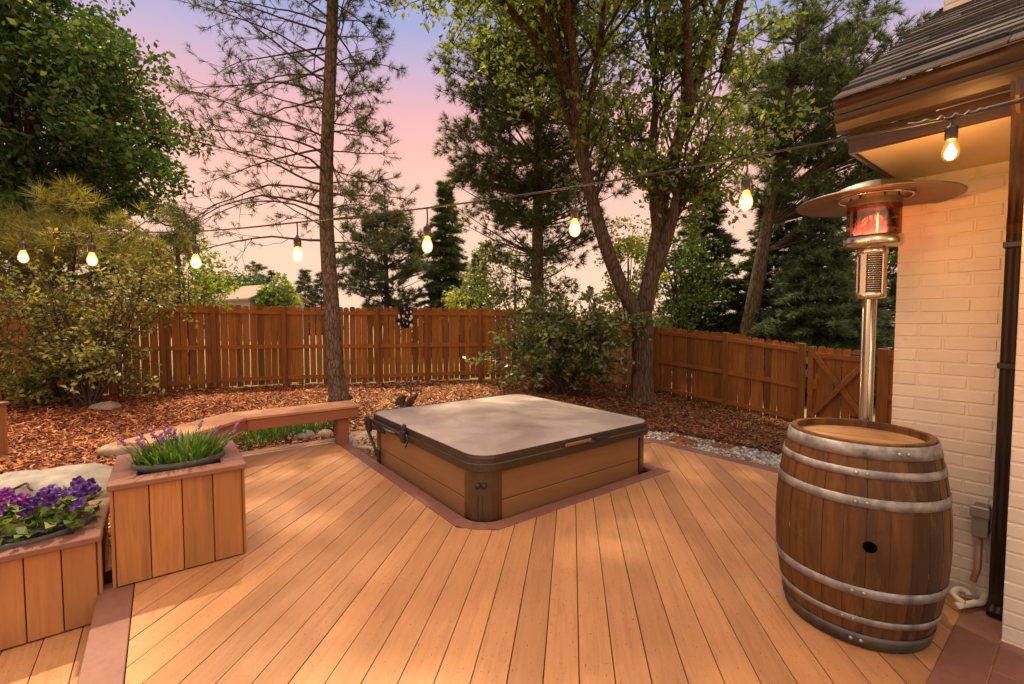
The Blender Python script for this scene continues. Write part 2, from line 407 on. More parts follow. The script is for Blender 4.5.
def mesh_np(name, verts, faces, k, mat, parent=None, smooth=False):
    """fast mesh of nothing but k-gons"""
    verts = np.asarray(verts, dtype=np.float32).reshape(-1, 3); faces = np.asarray(faces, dtype=np.int32).reshape(-1, k)
    me = bpy.data.meshes.new(name)
    me.vertices.add(len(verts)); me.vertices.foreach_set('co', verts.ravel())
    me.loops.add(faces.size); me.loops.foreach_set('vertex_index', faces.ravel())
    me.polygons.add(len(faces)); me.polygons.foreach_set('loop_start', np.arange(0, faces.size, k, dtype=np.int32))
    me.update(calc_edges=True); me.validate()
    if smooth: me.polygons.foreach_set('use_smooth', np.ones(len(faces), dtype=bool))
    me.materials.append(mat); o = bpy.data.objects.new(name, me); COL.objects.link(o); o.parent = parent
    return o

# ------------------------------------------------------------------ foliage in numpy
def unit(a): return a / np.maximum(1e-9, np.linalg.norm(a, axis=-1, keepdims=True))
class Leaves:
    def __init__(s, seed): s.rng = np.random.default_rng(seed); s.q = []; s.t = []
    def leaves(s, C, size, aspect=.5, droop=.3, jitter=.35, flat=0.0):
        C = np.asarray(C, float).reshape(-1, 3); n = len(C); r = s.rng
        a = r.normal(size=(n, 3)); a[:, 2] = a[:, 2] * (1 - flat) - droop; a = unit(a)
        h = r.normal(size=(n, 3)); h[:, 2] += flat * 3; nn = unit(h - a * (h * a).sum(1, keepdims=True)); b = np.cross(a, nn)
        L = (size * (1 + r.uniform(-jitter, jitter, n)))[:, None]; W = L * aspect * .5
        fold = nn * L * .12
        s.q.append(np.stack([C, C + a * L * .5 + b * W + fold, C + a * L, C + a * L * .5 - b * W + fold], 1))
    def needles(s, C, D, k, length, width, spread=.8, jitter=.25, shift=.45):
        C = np.asarray(C, float).reshape(-1, 3); D = unit(np.asarray(D, float).reshape(-1, 3)); n = len(C); r = s.rng
        d = unit(D[:, None, :] * 1.0 + r.normal(size=(n, k, 3)) * spread)
        base = C[:, None, :] + D[:, None, :] * r.uniform(-shift, shift * .8, (n, k, 1)) * length
        L = length * (1 + r.uniform(-jitter, jitter, (n, k, 1)))
        b = unit(np.cross(d, r.normal(size=(n, k, 3)))) * width * .5
        t = np.stack([base + b, base - b, base + d * L], 2)
        s.t.append(t.reshape(-1, 3, 3))
    def build(s, name, mat, parent):
        out = None
        if s.q:
            q = np.concatenate(s.q); out = mesh_np(name, q.reshape(-1, 3), np.arange(len(q) * 4), 4, mat, parent)
        if s.t:
            t = np.concatenate(s.t); out = mesh_np(name, t.reshape(-1, 3), np.arange(len(t) * 3), 3, mat, parent)
        return out

def clump_points(rng, c, rad, n, squash=.7):
    d = unit(rng.normal(size=(n, 3))); rr = rad * rng.uniform(.25, 1, (n, 1)) ** .5
    return np.asarray(c) + d * rr * np.array([1, 1, squash])

def ellipsoid_crown(L, centre, rx, ry, rz, clumps, crad, per, size, shell=.45, aspect=.55, droop=.3, zmin=None, flat=0.0):
    rng = L.rng; cs = []
    for _ in range(clumps):
        d = unit(rng.normal(size=3)); t = rng.uniform(shell, 1) ** .7
        p = np.array(centre) + d * t * np.array([rx, ry, rz]) * rng.uniform(.85, 1.08)
        if zmin is not None and p[2] < zmin: p[2] = zmin + rng.uniform(0, .5)
        cs.append(p); r = crad * rng.uniform(.6, 1.25)
        L.leaves(clump_points(rng, p, r, int(per * rng.uniform(.6, 1.3))), size, aspect, droop, flat=flat)
    return cs

def wander(p, d, L, n, wob, grav, rnd):
    p = Vector(p); d = Vector(d).normalized(); pts = [p.copy()]
    for i in range(n):
        d = (d + Vector((rnd.gauss(0, wob), rnd.gauss(0, wob), rnd.gauss(0, wob) + grav))).normalized()
        p = p + d * (L / n); pts.append(p.copy())
    return pts
def taper(r0, r1, n): return [r0 + (r1 - r0) * i / (n - 1) for i in range(n)]
def along(pts, t):
    x = t * (len(pts) - 1); i = min(int(x), len(pts) - 2); return pts[i].lerp(pts[i + 1], x - i), (pts[i + 1] - pts[i]).normalized()
def sidedir(d, ang, rnd):
    a = d.orthogonal().normalized(); b = d.cross(a); t = rnd.uniform(0, TAU)
    return (d * math.cos(ang) + (a * math.cos(t) + b * math.sin(t)) * math.sin(ang)).normalized()
def smoothpath(ctrl, n):
    """Catmull-Rom through control points"""
    P = [Vector(c) for c in ctrl]; P = [P[0] * 2 - P[1]] + P + [P[-1] * 2 - P[-2]]; out = []
    segs = len(P) - 3
    for i in range(n + 1):
        x = segs * i / n; k = min(int(x), segs - 1); t = x - k; a, b, c, d = P[k:k + 4]
        out.append(.5 * ((2 * b) + (c - a) * t + (2 * a - 5 * b + 4 * c - d) * t * t + (3 * b - a - 3 * c + d) * t ** 3))
    return out

# ================================================================== GROUND
FENCE_L = [aty(0, 408, 8.04), aty(60, 405, 8.35), aty(115, 400, 8.75), aty(165, 395, 9.2), aty(215, 387, 9.66), aty(285, 380, 10.5),
           aty(332, 382, 10.7), aty(378, 383, 10.8), aty(427, 381, 11.2), aty(480, 379, 11.6)]
FENCE_L = [Vector((-13.2, 5.6, 0)), Vector((-11.9, 6.3, 0)), Vector((-10.5, 7.15, 0))] + FENCE_L + [Vector((.6, 11.85, 0)), Vector((2.1, 12.0, 0)), Vector((3.55, 12.1, 0))]
FR = [nu(10.15, u) for u in (7.05, 5.24, 3.68)]
def sstep(a, b, x):
    t = np.clip((np.asarray(x, float) - a) / (b - a), 0, 1); return t * t * (3 - 2 * t)
def gz(x, y):
    x = np.asarray(x, float); y = np.asarray(y, float)
    z = -.055 - .115 * np.clip(x - .5, 0, 7) * sstep(4.6, 8.5, y)
    z = z - .10 * sstep(6.5, 4.0, y) * sstep(-.5, 1.2, x)           # gravel strip lies a little lower
    z = z + .05 * sstep(4, 6, -x) * sstep(3, 5, y) * sstep(12, 8, y)
    u = -.609 * x + .793 * y; n = .793 * x + .609 * y
    return z - .42 * sstep(3.45, 3.15, u) * sstep(4.85, 4.6, n)
def gzf(x, y): return float(gz(x, y))

YARD = [(v.x, v.y) for v in FENCE_L] + [(v.x, v.y) for v in FR] + [(9, 6.5), (12, -8), (-14, -8)]
def inpoly(x, y, poly):
    ins = np.zeros(np.shape(x), bool); n = len(poly)
    for i in range(n):
        (x1, y1), (x2, y2) = poly[i], poly[(i + 1) % n]
        c = ((y1 > y) != (y2 > y)) & (x < (x2 - x1) * (y - y1) / (y2 - y1 + 1e-12) + x1); ins ^= c
    return ins
def axis(lo, hi, step, far):
    a = list(np.arange(lo, hi + 1e-6, step)); s = step
    l = [lo]; h = [hi]
    while h[-1] < far: s *= 1.5; h.append(h[-1] + s); l.append(l[-1] - s)
    return np.array(l[:0:-1] + a + h[1:])
xs = axis(-13, 11, .2, 900); ys = axis(-6, 15, .2, 900)
X, Y = np.meshgrid(xs, ys); Z = gz(X, Y)
near = inpoly(X, Y, YARD)
rg = np.random.default_rng(3)
Z = Z + np.where(near, rg.normal(0, .018, X.shape) + .03 * np.sin(X * 2.1) * np.sin(Y * 1.7 + 1), 0)
Z = np.where(Y > 16, np.minimum(Z, -.3), Z)
idx = np.arange(X.size).reshape(X.shape)
F = np.stack([idx[:-1, :-1], idx[:-1, 1:], idx[1:, 1:], idx[1:, :-1]], -1).reshape(-1, 4)
ground = mesh_np('ground', np.stack([X, Y, Z], -1).reshape(-1, 3), F, 4, M['ground'], smooth=True)
at = ground.data.attributes.new('yard', 'FLOAT', 'POINT'); at.data.foreach_set('value', near.astype(np.float32).ravel())
struct(ground, 'red brown bark mulch bed inside the fence and lawn outside it')

# ================================================================== DECK (local y along the boards)
DROT = A + R(45) - R(90)
def tolocal(v, rot):
    return (v.x * math.cos(rot) + v.y * math.sin(rot), -v.x * math.sin(rot) + v.y * math.cos(rot))
def clip(poly, a, lo):          # keep x>=a (lo) or x<=a
    out = []
    for i in range(len(poly)):
        p, q = poly[i], poly[(i + 1) % len(poly)]; ip = (p[0] >= a) if lo else (p[0] <= a); iq = (q[0] >= a) if lo else (q[0] <= a)
        if ip: out.append(p)
        if ip != iq:
            t = (a - p[0]) / (q[0] - p[0]); out.append((a, p[1] + t * (q[1] - p[1])))
    return out
def boards(name, pieces, rot, mat, pitch=.1445, gap=.005, z0=-.028, z1=0.0, phase=0.0, zoff=0.0):
    mb = MB(); rnds = []
    for pc in pieces:
        lp = [tolocal(nu(n, u), rot) for n, u in pc]
        lo = min(p[0] for p in lp); hi = max(p[0] for p in lp)
        for i in range(int(math.floor((lo - phase) / pitch)), int(math.ceil((hi - phase) / pitch)) + 1):
            q = clip(clip(lp, phase + i * pitch + gap / 2, True), phase + (i + 1) * pitch - gap / 2, False)
            if len(q) < 3: continue
            ar = sum(q[j][0] * q[(j + 1) % len(q)][1] - q[(j + 1) % len(q)][0] * q[j][1] for j in range(len(q))) / 2
            if abs(ar) < 2e-4: continue
            if ar < 0: q = q[::-1]
            nb = len(mb.f); dz = random.Random(i * 7 + 1).uniform(-.0012, .0012)
            mb.prism(q, z0, z1 + dz); rnds += [random.Random(i * 31 + 5).random()] * (len(mb.f) - nb)
    o = mb.build(name, mat); o.rotation_euler = (0, 0, rot); o.location = (0, 0, zoff)
    a = o.data.attributes.new('rnd', 'FLOAT', 'FACE'); a.data.foreach_set('value', rnds)
    return struct(o)
T0, T1, S0, S1 = 1.745, 3.735, 2.655, 4.72       # tub opening in n and in u
main = [[(-.16, -4), (1.60, -4), (1.60, 5.62), (.55, 5.62), (-.16, 4.9)],
        [(1.60, -4), (3.86, -4), (3.86, 2.51), (1.60, 2.51)],
        [(3.86, .42), (4.62, .42), (4.62, 3.25), (3.86, 3.25)], [(1.60, 2.51), (1.80, 2.51), (1.60, 2.72)]]
boards('deck', main, DROT, M['deck'], phase=.0378)['label'] = 'tan composite deck boards laid diagonally with dark seams'
boards('lower_deck', [[(-2.4, -4), (-.312, -4), (-.312, 3.3), (-2.4, 3.3)]], A, M['deck'], zoff=-.15, phase=.06)['label'] = 'lower step of tan deck boards at left'
# burgundy picture-frame borders
bd = MB()
def strip(n0, n1, u0, u1, z1=.003): bd.cbox(n0, n1, u0, u1, -.03, z1, .003)
strip(-.312, -.165, -4, 3.30)
strip(.45, 1.605, 5.625, 5.77)
strip(1.605, 1.72, 2.75, 5.77)
strip(4.625, 4.77, .43, 3.40)
strip(3.865, 4.62, 3.255, 3.40)
strip(3.755, 3.86, 2.635, 3.40)
strip(1.80, 3.86, 2.515, 2.630)
# rounded corner piece of the tub surround
rc = .19; cx, cy = T0 + rc - .025, S0 + rc - .025
poly = [(cx - rc * math.cos(t), cy - rc * math.sin(t)) for t in np.linspace(0, math.pi / 2, 9)] + \
       [(cx - (rc + .115) * math.cos(t), cy - (rc + .115) * math.sin(t)) for t in np.linspace(math.pi / 2, 0, 9)]
for i in range(8):
    q = [poly[i], poly[i + 1], poly[17 - i - 1], poly[17 - i]]
    bd.prism(q[::-1], -.03, .0035)
o = bd.build('deck_border', M['border']); o.rotation_euler = (0, 0, A); struct(o, 'burgundy border boards framing the deck and the tub')
# burgundy landing by the house wall
lb = MB()
for i in range(7):
    lb.cbox(2.43 + i * .1445 - .9, 2.57 + i * .1445 - .9 + (.0), -4, .262, .004, .022, .003) if False else None
for n0, n1, u0, u1 in [(2.0, 3.30, .24, .385)]: lb.cbox(n0, n1, u0, u1, -.02, .006, .003)
for n0 in (2.0, 2.146, 2.292): pass
o = lb.build('threshold_board', M['border']); o.rotation_euler = (0, 0, A); struct(o, 'burgundy board crossing the deck towards the wall')
lb = MB()
for i in range(8): lb.cbox(2.975 - (i + 1) * .1445, 2.97 - i * .1445, -4, .236, -.02, .005, .003)
o = lb.build('landing_boards', M['border']); o.rotation_euler = (0, 0, A); struct(o, 'burgundy boards along the white wall')
# deck rim boards below the edges
fb = MB()
fb.box(.45, 1.7, 5.735, 5.765, -.35, -.032); fb.box(4.735, 4.765, .43, 3.38, -.5, -.032); fb.box(1.69, 1.717, 4.8, 5.73, -.3, -.032)
fb.box(-.30, -.275, -4, 3.25, -.2, -.032)
o = fb.build('deck_skirt', M['border']); o.rotation_euler = (0, 0, A); struct(o)

# ================================================================== HOT TUB
tub = thing('hot_tub', 'square brown hot tub sunk in the deck under a taupe vinyl cover', 'hot tub', nu(T0, S0, 0), A)
W_, D_ = T1 - T0, S1 - S0
def rrect(x0, x1, y0, y1, r, k=6):
    out = []
    for cx, cy, t0 in ((x1 - r, y1 - r, 0), (x0 + r, y1 - r, 90), (x0 + r, y0 + r, 180), (x1 - r, y0 + r, 270)):
        for i in range(k + 1):
            t = R(t0 + 90 * i / k); out.append((cx + r * math.cos(t), cy + r * math.sin(t)))
    return out
def loft(mb, rings, cap=True, smooth=False):
    n = len(rings[0]); vs = [p for r in rings for p in r]
    fs = [(i * n + j, i * n + (j + 1) % n, (i + 1) * n + (j + 1) % n, (i + 1) * n + j) for i in range(len(rings) - 1) for j in range(n)]
    mb.add(vs, fs, smooth)
    if cap: mb.add(rings[0], [tuple(range(n - 1, -1, -1))]); mb.add(rings[-1], [tuple(range(n))])
def rr3(ins, r, z): return [(x, y, z) for x, y in rrect(ins, W_ - ins, ins, D_ - ins, max(r - ins, .02))]
mb = MB(); loft(mb, [rr3(.035, .17, -.30), rr3(.035, .17, .37)]); mb.build('cabinet', M['tubtrim'], tub)
# side panels between the corner posts: two courses each
def panel(side):
    mb = MB()
    for z0, z1 in ((-.29, .128), (.134, .352)):
        if side == 'front': mb.cbox(.20, W_ - .17, .010, .033, z0, z1, .004)
        if side == 'left': mb.cbox(.010, .033, .20, D_ - .20, z0, z1, .004)
        if side == 'right': mb.cbox(W_ - .033, W_ - .010, .20, D_ - .20, z0, z1, .004)
        if side == 'back': mb.cbox(.2, W_ - .2, D_ - .033, D_ - .010, z0, z1, .004)
    return mb.build('side_panel', M['tubpanel'], tub)
for s in ('front', 'left', 'right', 'back'): panel(s)
# rounded corner posts
for (ox, oy, sx, sy) in ((0, 0, 1, 1), (W_, 0, -1, 1), (W_, D_, -1, -1), (0, D_, 1, -1)):
    mb = MB(); r = .15; w = .20 if not (ox > 0 and oy == 0) else .165
    pts = [(0, w)] + [(r - r * math.cos(t), r - r * math.sin(t)) for t in np.linspace(0, math.pi / 2, 7)] + [(w, 0), (w, .035), (.09, .045), (.045, .09), (.035, w)]
    q = [(ox + sx * x, oy + sy * y) for x, y in pts]
    if sx * sy < 0: q = q[::-1]
    mb.prism(q, -.30, .366); cp = mb.build('corner_post', M['tubtrim'], tub)
    if ox == 0 and oy == 0:
        d = Vector((-1, -1, 0)).normalized(); t = Vector((1, -1, 0)).normalized()
        c0 = Vector((.0439, .0439, 0))
        def on(a, z): return c0 + t * a + Vector((0, 0, z))
        k = MB()
        for a in (-.022, .024):
            k.lathe([(0, .016), (.019, .016), (.021, .008), (.021, -.01)], 14, Matrix.Translation(on(a, .262)) @ d.to_track_quat('Z', 'Y').to_matrix().to_4x4())
        k.build('lock_knob', M['black'], cp)
        g = MB()
        rot = Matrix.Translation(c0) @ Matrix(((t.x, -d.x, 0, 0), (t.y, -d.y, 0, 0), (0, 0, 1, 0), (0, 0, 0, 1)))
        for a in (-.025, .012): g.box(a - .003, a + .003, -.002, .01, -.05, .19, rot)
        g.build('groove', M['black'], cp)
# acrylic lip, cover
mb = MB(); loft(mb, [rr3(.012, .17, .345), rr3(-.012, .17, .352), rr3(-.018, .17, .378), rr3(-.005, .17, .40), rr3(.02, .17, .405)]); mb.build('shell_lip', M['tubtrim'], tub)
cov = MB()
def rr4(ins, r, z, peak=0):
    return [(x, y, z) for x, y in rrect(ins, W_ - ins, ins, D_ - ins, max(r - ins, .02))]
loft(cov, [rr4(-.02, .16, .408), rr4(-.032, .16, .415), rr4(-.030, .16, .47), rr4(-.022, .16, .485)], cap=False)
coverside = cov.build('cover_skirt', M['tubvinyl'], tub)
flap = MB(); loft(flap, [rr4(-.036, .16, .372), rr4(-.043, .16, .378), rr4(-.040, .16, .425), rr4(-.030, .16, .432)], cap=False); flap.build('cover_flap', M['tubvinyl'], coverside)
top = MB()
ring = rrect(-.020, W_ + .020, -.020, D_ + .020, .17, 6); nrg = len(ring)
vs = []; fs = []; K = 14
for i in range(K + 1):
    s = 1 - i / K
    for x, y in ring:
        X_ = W_ / 2 + (x - W_ / 2) * s; Y_ = D_ / 2 + (y - D_ / 2) * s
        e = min(1, (1 - s) * 26); h = .482 + .012 * e + .022 * (1 - abs(Y_ - D_ / 2) / (D_ / 2)) + .004 * math.sin(X_ * 5) * math.sin(Y_ * 4 + 1)
        vs.append((X_, Y_, h))
for i in range(K):
    for j in range(nrg): fs.append((i * nrg + j, i * nrg + (j + 1) % nrg, (i + 1) * nrg + (j + 1) % nrg, (i + 1) * nrg + j))
top.add(vs, fs, True); ct = top.build('cover_top', M['cover'], tub)
pp = MB(); loft(pp, [rr4(-.027, .16, .478), rr4(-.030, .16, .484), rr4(-.024, .16, .489), rr4(-.015, .17, .487)], cap=False, smooth=True); pp.build('piping', M['tubvinyl'], ct)
hn = MB(); hn.cbox(.80, 1.10, -.052, -.037, .435, .462, .004); hn.build('cover_handle', M['tubpanel'], coverside)
hn = MB(); hn.cbox(1.16, 1.26, -.054, -.037, .436, .458, .004); hn.cbox(1.19, 1.34, -.049, -.037, .442, .452, .003); hn.build('strap', M['black'], coverside)
# cover lifter on the left side: pivot bracket, arms, strap
lf = MB(); lf.cbox(-.062, -.040, 1.60, 2.03, .345, .372, .004); lf.cbox(-.075, -.043, 1.95, 2.03, .30, .44, .006); lb_ = lf.build('lifter_bracket', M['black'], tub)
lf = MB(); lf.tube([(-.06, 2.06, .435), (-.065, 1.5, .43), (-.065, 1.17, .425)], .013, 8); lf.tube([(-.06, 2.06, .435), (-.06, 2.10, .36), (-.055, 1.98, .24), (-.05, 1.80, .10)], .016, 8); lf.build('lifter_arm', M['black'], tub)
lf = MB(); lf.tube([(-.06, 1.62, .415), (-.075, 1.5, .41), (-.07, 1.3, .418)], .007, 6); lf.build('lifter_strut', M['hoop'], tub)
lf = MB(); lf.cbox(-.085, -.045, 1.10, 1.17, .36, .47, .008); lf.tube([(-.055, 1.13, .47), (-.05, 1.15, .52), (-.03, 1.16, .50)], .012, 7); lf.tube([(-.07, 1.06, .45), (-.07, 1.02, .40), (-.07, 1.08, .33)], .008, 6); lf.build('latch', M['black'], tub)
lf = MB(); lf.cbox(-.055, -.036, 1.76, 1.86, .06, .14, .005); lf.build('lifter_foot', M['black'], tub)
cb = MB(); cb.tube(smoothpath([(W_ + .04, .12, .40), (W_ + .08, .20, .33), (W_ + .10, .22, .2), (W_ + .14, .34, .03)], 10), .009, 6); cb.build('power_cable', M['black'], tub)

# ================================================================== BENCH
bench = thing('l_shaped_bench', 'low L shaped wooden bench with burgundy apron on the back deck edge', 'bench', nu(1.83, 5.36, 0), A)
BN = 1.83; S = .4
def bp(n, u): return (n - BN, u - 5.36)
dd = (-.7071, -.7071)
f0 = (.66, 5.36); end = (f0[0] + dd[0] * 1.0, f0[1] + dd[1] * 1.0)
side = (-.7071, .7071)
bk = (f0[0] - .4142 * S, 5.36 + S)
seatR = [f0, (1.84, 5.36), (1.84, 5.36 + S), bk]
seatL = [end, f0, bk, (end[0] + side[0] * S, end[1] + side[1] * S)]
mb = MB()
mb.prism([bp(*p) for p in seatR], .425, .455); mb.build('seat', M['seat'], bench, bevel=.004)
mb = MB(); mb.prism([bp(*p) for p in seatL], .425, .4545); mb.build('seat', M['seat'], bench, bevel=.004)
mb = MB(); q = lambda p, dn, du: bp(p[0] + dn, p[1] + du)
mb.prism([bp(f0[0] + .01, 5.375), bp(1.825, 5.375), bp(1.825, 5.40), bp(f0[0] + .0, 5.40)], .31, .424)
mb.prism([bp(1.80, 5.401), bp(1.825, 5.401), bp(1.825, 5.75), bp(1.80, 5.75)], .31, .424)
mb.prism([bp(bk[0], 5.73), bp(1.799, 5.73), bp(1.799, 5.752), bp(bk[0], 5.752)], .31, .424)
mb.build('apron', M['apron'], bench, bevel=.003)
mb = MB(); e2 = (end[0], end[1])
mb.prism([bp(e2[0] - .012, e2[1] + .012), bp(f0[0] - .004, f0[1] + .014), bp(f0[0] - .022, f0[1] + .032), bp(e2[0] - .03, e2[1] + .03)], .31, .4245)
mb.build('apron', M['apron'], bench, bevel=.003)
for n_ in (1.66,):
    mb = MB(); mb.prism([bp(n_ - .06, 5.42), bp(n_ + .06, 5.42), bp(n_ + .06, 5.58), bp(n_ - .06, 5.58)], .0, .425); mb.build('leg', M['apron'], bench, bevel=.004)
mb = MB(); c_ = (f0[0] + dd[0] * .85 + side[0] * .2, f0[1] + dd[1] * .85 + side[1] * .2)
mb.prism([bp(c_[0] - .07, c_[1] - .07), bp(c_[0] + .07, c_[1] - .07), bp(c_[0] + .07, c_[1] + .07), bp(c_[0] - .07, c_[1] + .07)], -.08, .425); mb.build('leg', M['siding'], bench)

# ================================================================== PLANTERS
def planter(label, n0, u0, w, d, h, z0, cols, hole=.10):
    t = thing('planter_box', label, 'planter', nu(n0, u0, z0), A, 'composite planter boxes')
    for side in range(4):
        mb = MB(); L = w if side % 2 == 0 else d; pw = L / cols
        for i in range(cols):
            a, b = i * pw + .0025, (i + 1) * pw - .0025
            if side == 0: mb.cbox(a, b, 0, .02, .01, h, .002)
            if side == 2: mb.cbox(a, b, d - .02, d, .01, h, .002)
            if side == 1: mb.cbox(w - .02, w, a + (.021 if i == 0 else 0), b - (.021 if i == cols - 1 else 0), .01, h, .002)
            if side == 3: mb.cbox(0, .02, a + (.021 if i == 0 else 0), b - (.021 if i == cols - 1 else 0), .01, h, .002)
        mb.build('side_boards', M['siding'], t)
    for x0, x1, y0, y1 in ((0, .035, d + .001, d + .016), (w - .035, w, d + .001, d + .016), (w + .001, w + .018, .012, .05), (-.018, -.001, .012, .05)):
        mb = MB(); mb.cbox(x0, x1, y0, y1, 0, h - .001, .003); mb.build('corner_trim', M['siding'], t)   # proud of the boards
    mb = MB(); o = .025; rw = .12
    mb.cbox(-o, w + o, -o, rw - o, h, h + .032, .004); mb.cbox(-o, w + o, d + o - rw, d + o, h, h + .032, .004)
    mb.cbox(-o, rw - o, rw - o + .001, d + o - rw - .001, h, h + .032, .004); mb.cbox(w + o - rw, w + o, rw - o + .001, d + o - rw - .001, h, h + .032, .004)
    mb.build('rim', M['rim'], t)
    mb = MB(); mb.box(.021, w - .021, .021, d - .021, .02, .04); mb.build('base_board', M['siding'], t)
    return t
TPn, TPu, TPw, TPd, TPh = -.235, 3.205, .595, .65, .545
planter('tall square planter box with four front boards, lavender in its pot', TPn, TPu, TPw, TPd, TPh, 0, 4)
LPn, LPu, LPw, LPd = -1.24, 3.19, .93, .62
planter('low wide planter box on the lower deck holding purple petunias', LPn, LPu, LPw, LPd, .445, -.15, 7)
# a third box cut by the left edge of the photo
p3 = aty(4, 412, 4.45)
pl = planter('pale planter box at the far left edge of the photo', 0, 0, .6, .6, .68, 0, 4)
pl.location = (-5.99, 4.2, -.12); pl.rotation_euler = (0, 0, 0)

def pot(label, loc, r, h, oval=1.0):
    t = thing('plant_pot', label, 'pot', loc, A, 'pots set inside the planter boxes')
    mb = MB(); mb.lathe([(r * .8, -h), (r * .96, -.03), (r, -.03), (r * 1.02, .012), (r * .98, .018), (r * .93, .008), (r * .9, -.05)], 36, Matrix.Diagonal((1, oval, 1, 1))); mb.build('bowl', M['pot'], t)
    mb = MB(); mb.lathe([(0, -.045), (r * .92, -.05)], 30, Matrix.Diagonal((1, oval, 1, 1))); mb.build('soil', M['soil'], t)
    return t
pc1 = nu(TPn + .30, TPu + .29, TPh + .045); pot('dark grey oval pot rim sunk in the tall planter', pc1, .235, .3, .72)
pc2 = nu(LPn + .60, LPu + .28, .333); pot('grey pot rim with petunias sunk in the low planter', pc2, .30, .25, .72)

# lavender with strap leaves
def strapplant(name, label, cat, loc, n, L, rx, ry, mat, rot=0, group=None, width=.012, flowers=0, seed=1):
    t = thing(name, label, cat, loc, rot, group); rn = random.Random(seed); mb = MB()
    for _ in range(n):
        a = rn.uniform(0, TAU); r = rn.uniform(0, 1) ** .5; b = Vector((rx * r * math.cos(a), ry * r * math.sin(a), -.03))
        out = Vector((math.cos(a), math.sin(a), 0)); lean = rn.uniform(.1, .9) * (.3 + r); l = L * rn.uniform(.55, 1.15); w = width * rn.uniform(.7, 1.3)
        s = Vector((-out.y, out.x, 0)) * w * .5; P = []
        tw = Vector((rn.gauss(0, .25), rn.gauss(0, .25), 0))
        for i in range(5):
            x = i / 4; p = b + (out * lean + tw) * l * x ** 1.5 * .75 + Vector((0, 0, 1)) * l * (x - .32 * lean * x * x); k = (1, 1.1, .95, .65, .06)[i]; P += [p - s * k, p + s * k]
        mb.add(P, [(2 * i, 2 * i + 1, 2 * i + 3, 2 * i + 2) for i in range(4)], True)
    mb.build('leaves', mat, t)
    for _ in range(flowers):
        a = rn.uniform(0, TAU); r = rn.uniform(.2, 1.2); b = Vector((rx * r * math.cos(a), ry * r * math.sin(a), 0)); h = L * rn.uniform(.65, 1.1)
        st = MB(); tip = b + Vector((b.x * .5 + rn.gauss(0, .02), b.y * .5 + rn.gauss(0, .02), h)); pth = [b, b.lerp(tip, .5) + Vector((0, 0, .02)), tip]; st.tube(pth, [.0025, .002, .0018], 5)
        d = (pth[2] - pth[1]).normalized(); 
        s_ = st.build('flower_stem', mat, t); fl = MB()
        for i in range(16):
            c = tip - d * .055 * (i / 15) + Vector((rn.gauss(0, .006), rn.gauss(0, .006), 0)); fl.ball(c, .0065 * rn.uniform(.7, 1.3), 5, 4)
        fl.build('flower_spike', M['lilac'], s_)
    return t
strapplant('lavender_plant', 'strap leaved green plant with lilac flower spikes in the tall planter', 'plant', pc1, 380, .20, .22, .15, M['grass'], A, flowers=16, seed=4, width=.014)
strapplant('border_grass', 'dark green grassy clump growing beneath the bench', 'plant', atz(285, 437, -.05), 420, .34, .55, .18, M['grass'], A, seed=8, width=.016)
strapplant('border_grass', 'short green clump beneath the bend of the bench, left of the longer one', 'plant', atz(255, 447, -.05), 90, .2, .2, .14, M['grass'], A, seed=9, width=.014)

def petunia(label, loc, rx, ry, nf, mat, seed, nl=150):
    t = thing('petunia_plant', label, 'flower', loc, A, 'petunias in the low planter'); rn = random.Random(seed); L = Leaves(seed)
    C = []
    for _ in range(nl):
        a = rn.uniform(0, TAU); r = rn.uniform(0, 1) ** .5; C.append((rx * r * math.cos(a), ry * r * math.sin(a), .02 + .10 * (1 - r * r) * rn.uniform(.3, 1)))
    L.leaves(C, .075, .62, .05, .3, flat=.5); L.build('leaves', M['petleaf'], t)
    for i in range(nf):
        a = rn.uniform(0, TAU); r = rn.uniform(.05, 1) ** .6; c = Vector((rx * r * math.cos(a), ry * r * math.sin(a), .10 + .075 * (1 - r * r) + rn.uniform(-.02, .03)))
        d = Vector((rn.gauss(0, .5) - .35, rn.gauss(0, .5) - .55, .75)).normalized(); q = Matrix.Translation(c) @ d.to_track_quat('Z', 'Y').to_matrix().to_4x4()
        mb = MB(); R0 = rn.uniform(.026, .044); vs = [q @ Vector((0, 0, -.018))]; K = 25
        for ring_, (rr, zz) in enumerate(((.35, -.004), (.75, .006), (1, .0))):
            for k in range(K):
                t_ = TAU * k / K; lob = 1 + .10 * math.cos(5 * t_) * rr
                vs.append(q @ Vector((R0 * rr * lob * math.cos(t_), R0 * rr * lob * math.sin(t_), zz + .008 * rr * math.sin(7 * t_ + i) + rn.uniform(-.004, .004))))
        fs = [(0, 1 + k, 1 + (k + 1) % K) for k in range(K)]
        for rg_ in range(2): fs += [(1 + rg_ * K + k, 1 + (rg_ + 1) * K + k, 1 + (rg_ + 1) * K + (k + 1) % K, 1 + rg_ * K + (k + 1) % K) for k in range(K)]
        mb.add(vs, fs, True); mb.build('flower', mat, t)
    return t
petunia('magenta purple petunia in the middle of the low planter', nu(LPn + .50, LPu + .26, .36), .26, .24, 30, M['purple'], 11, 240)
petunia('violet blue petunia at the right end of the low planter', nu(LPn + .78, LPu + .30, .36), .15, .24, 20, M['violet'], 13, 120)

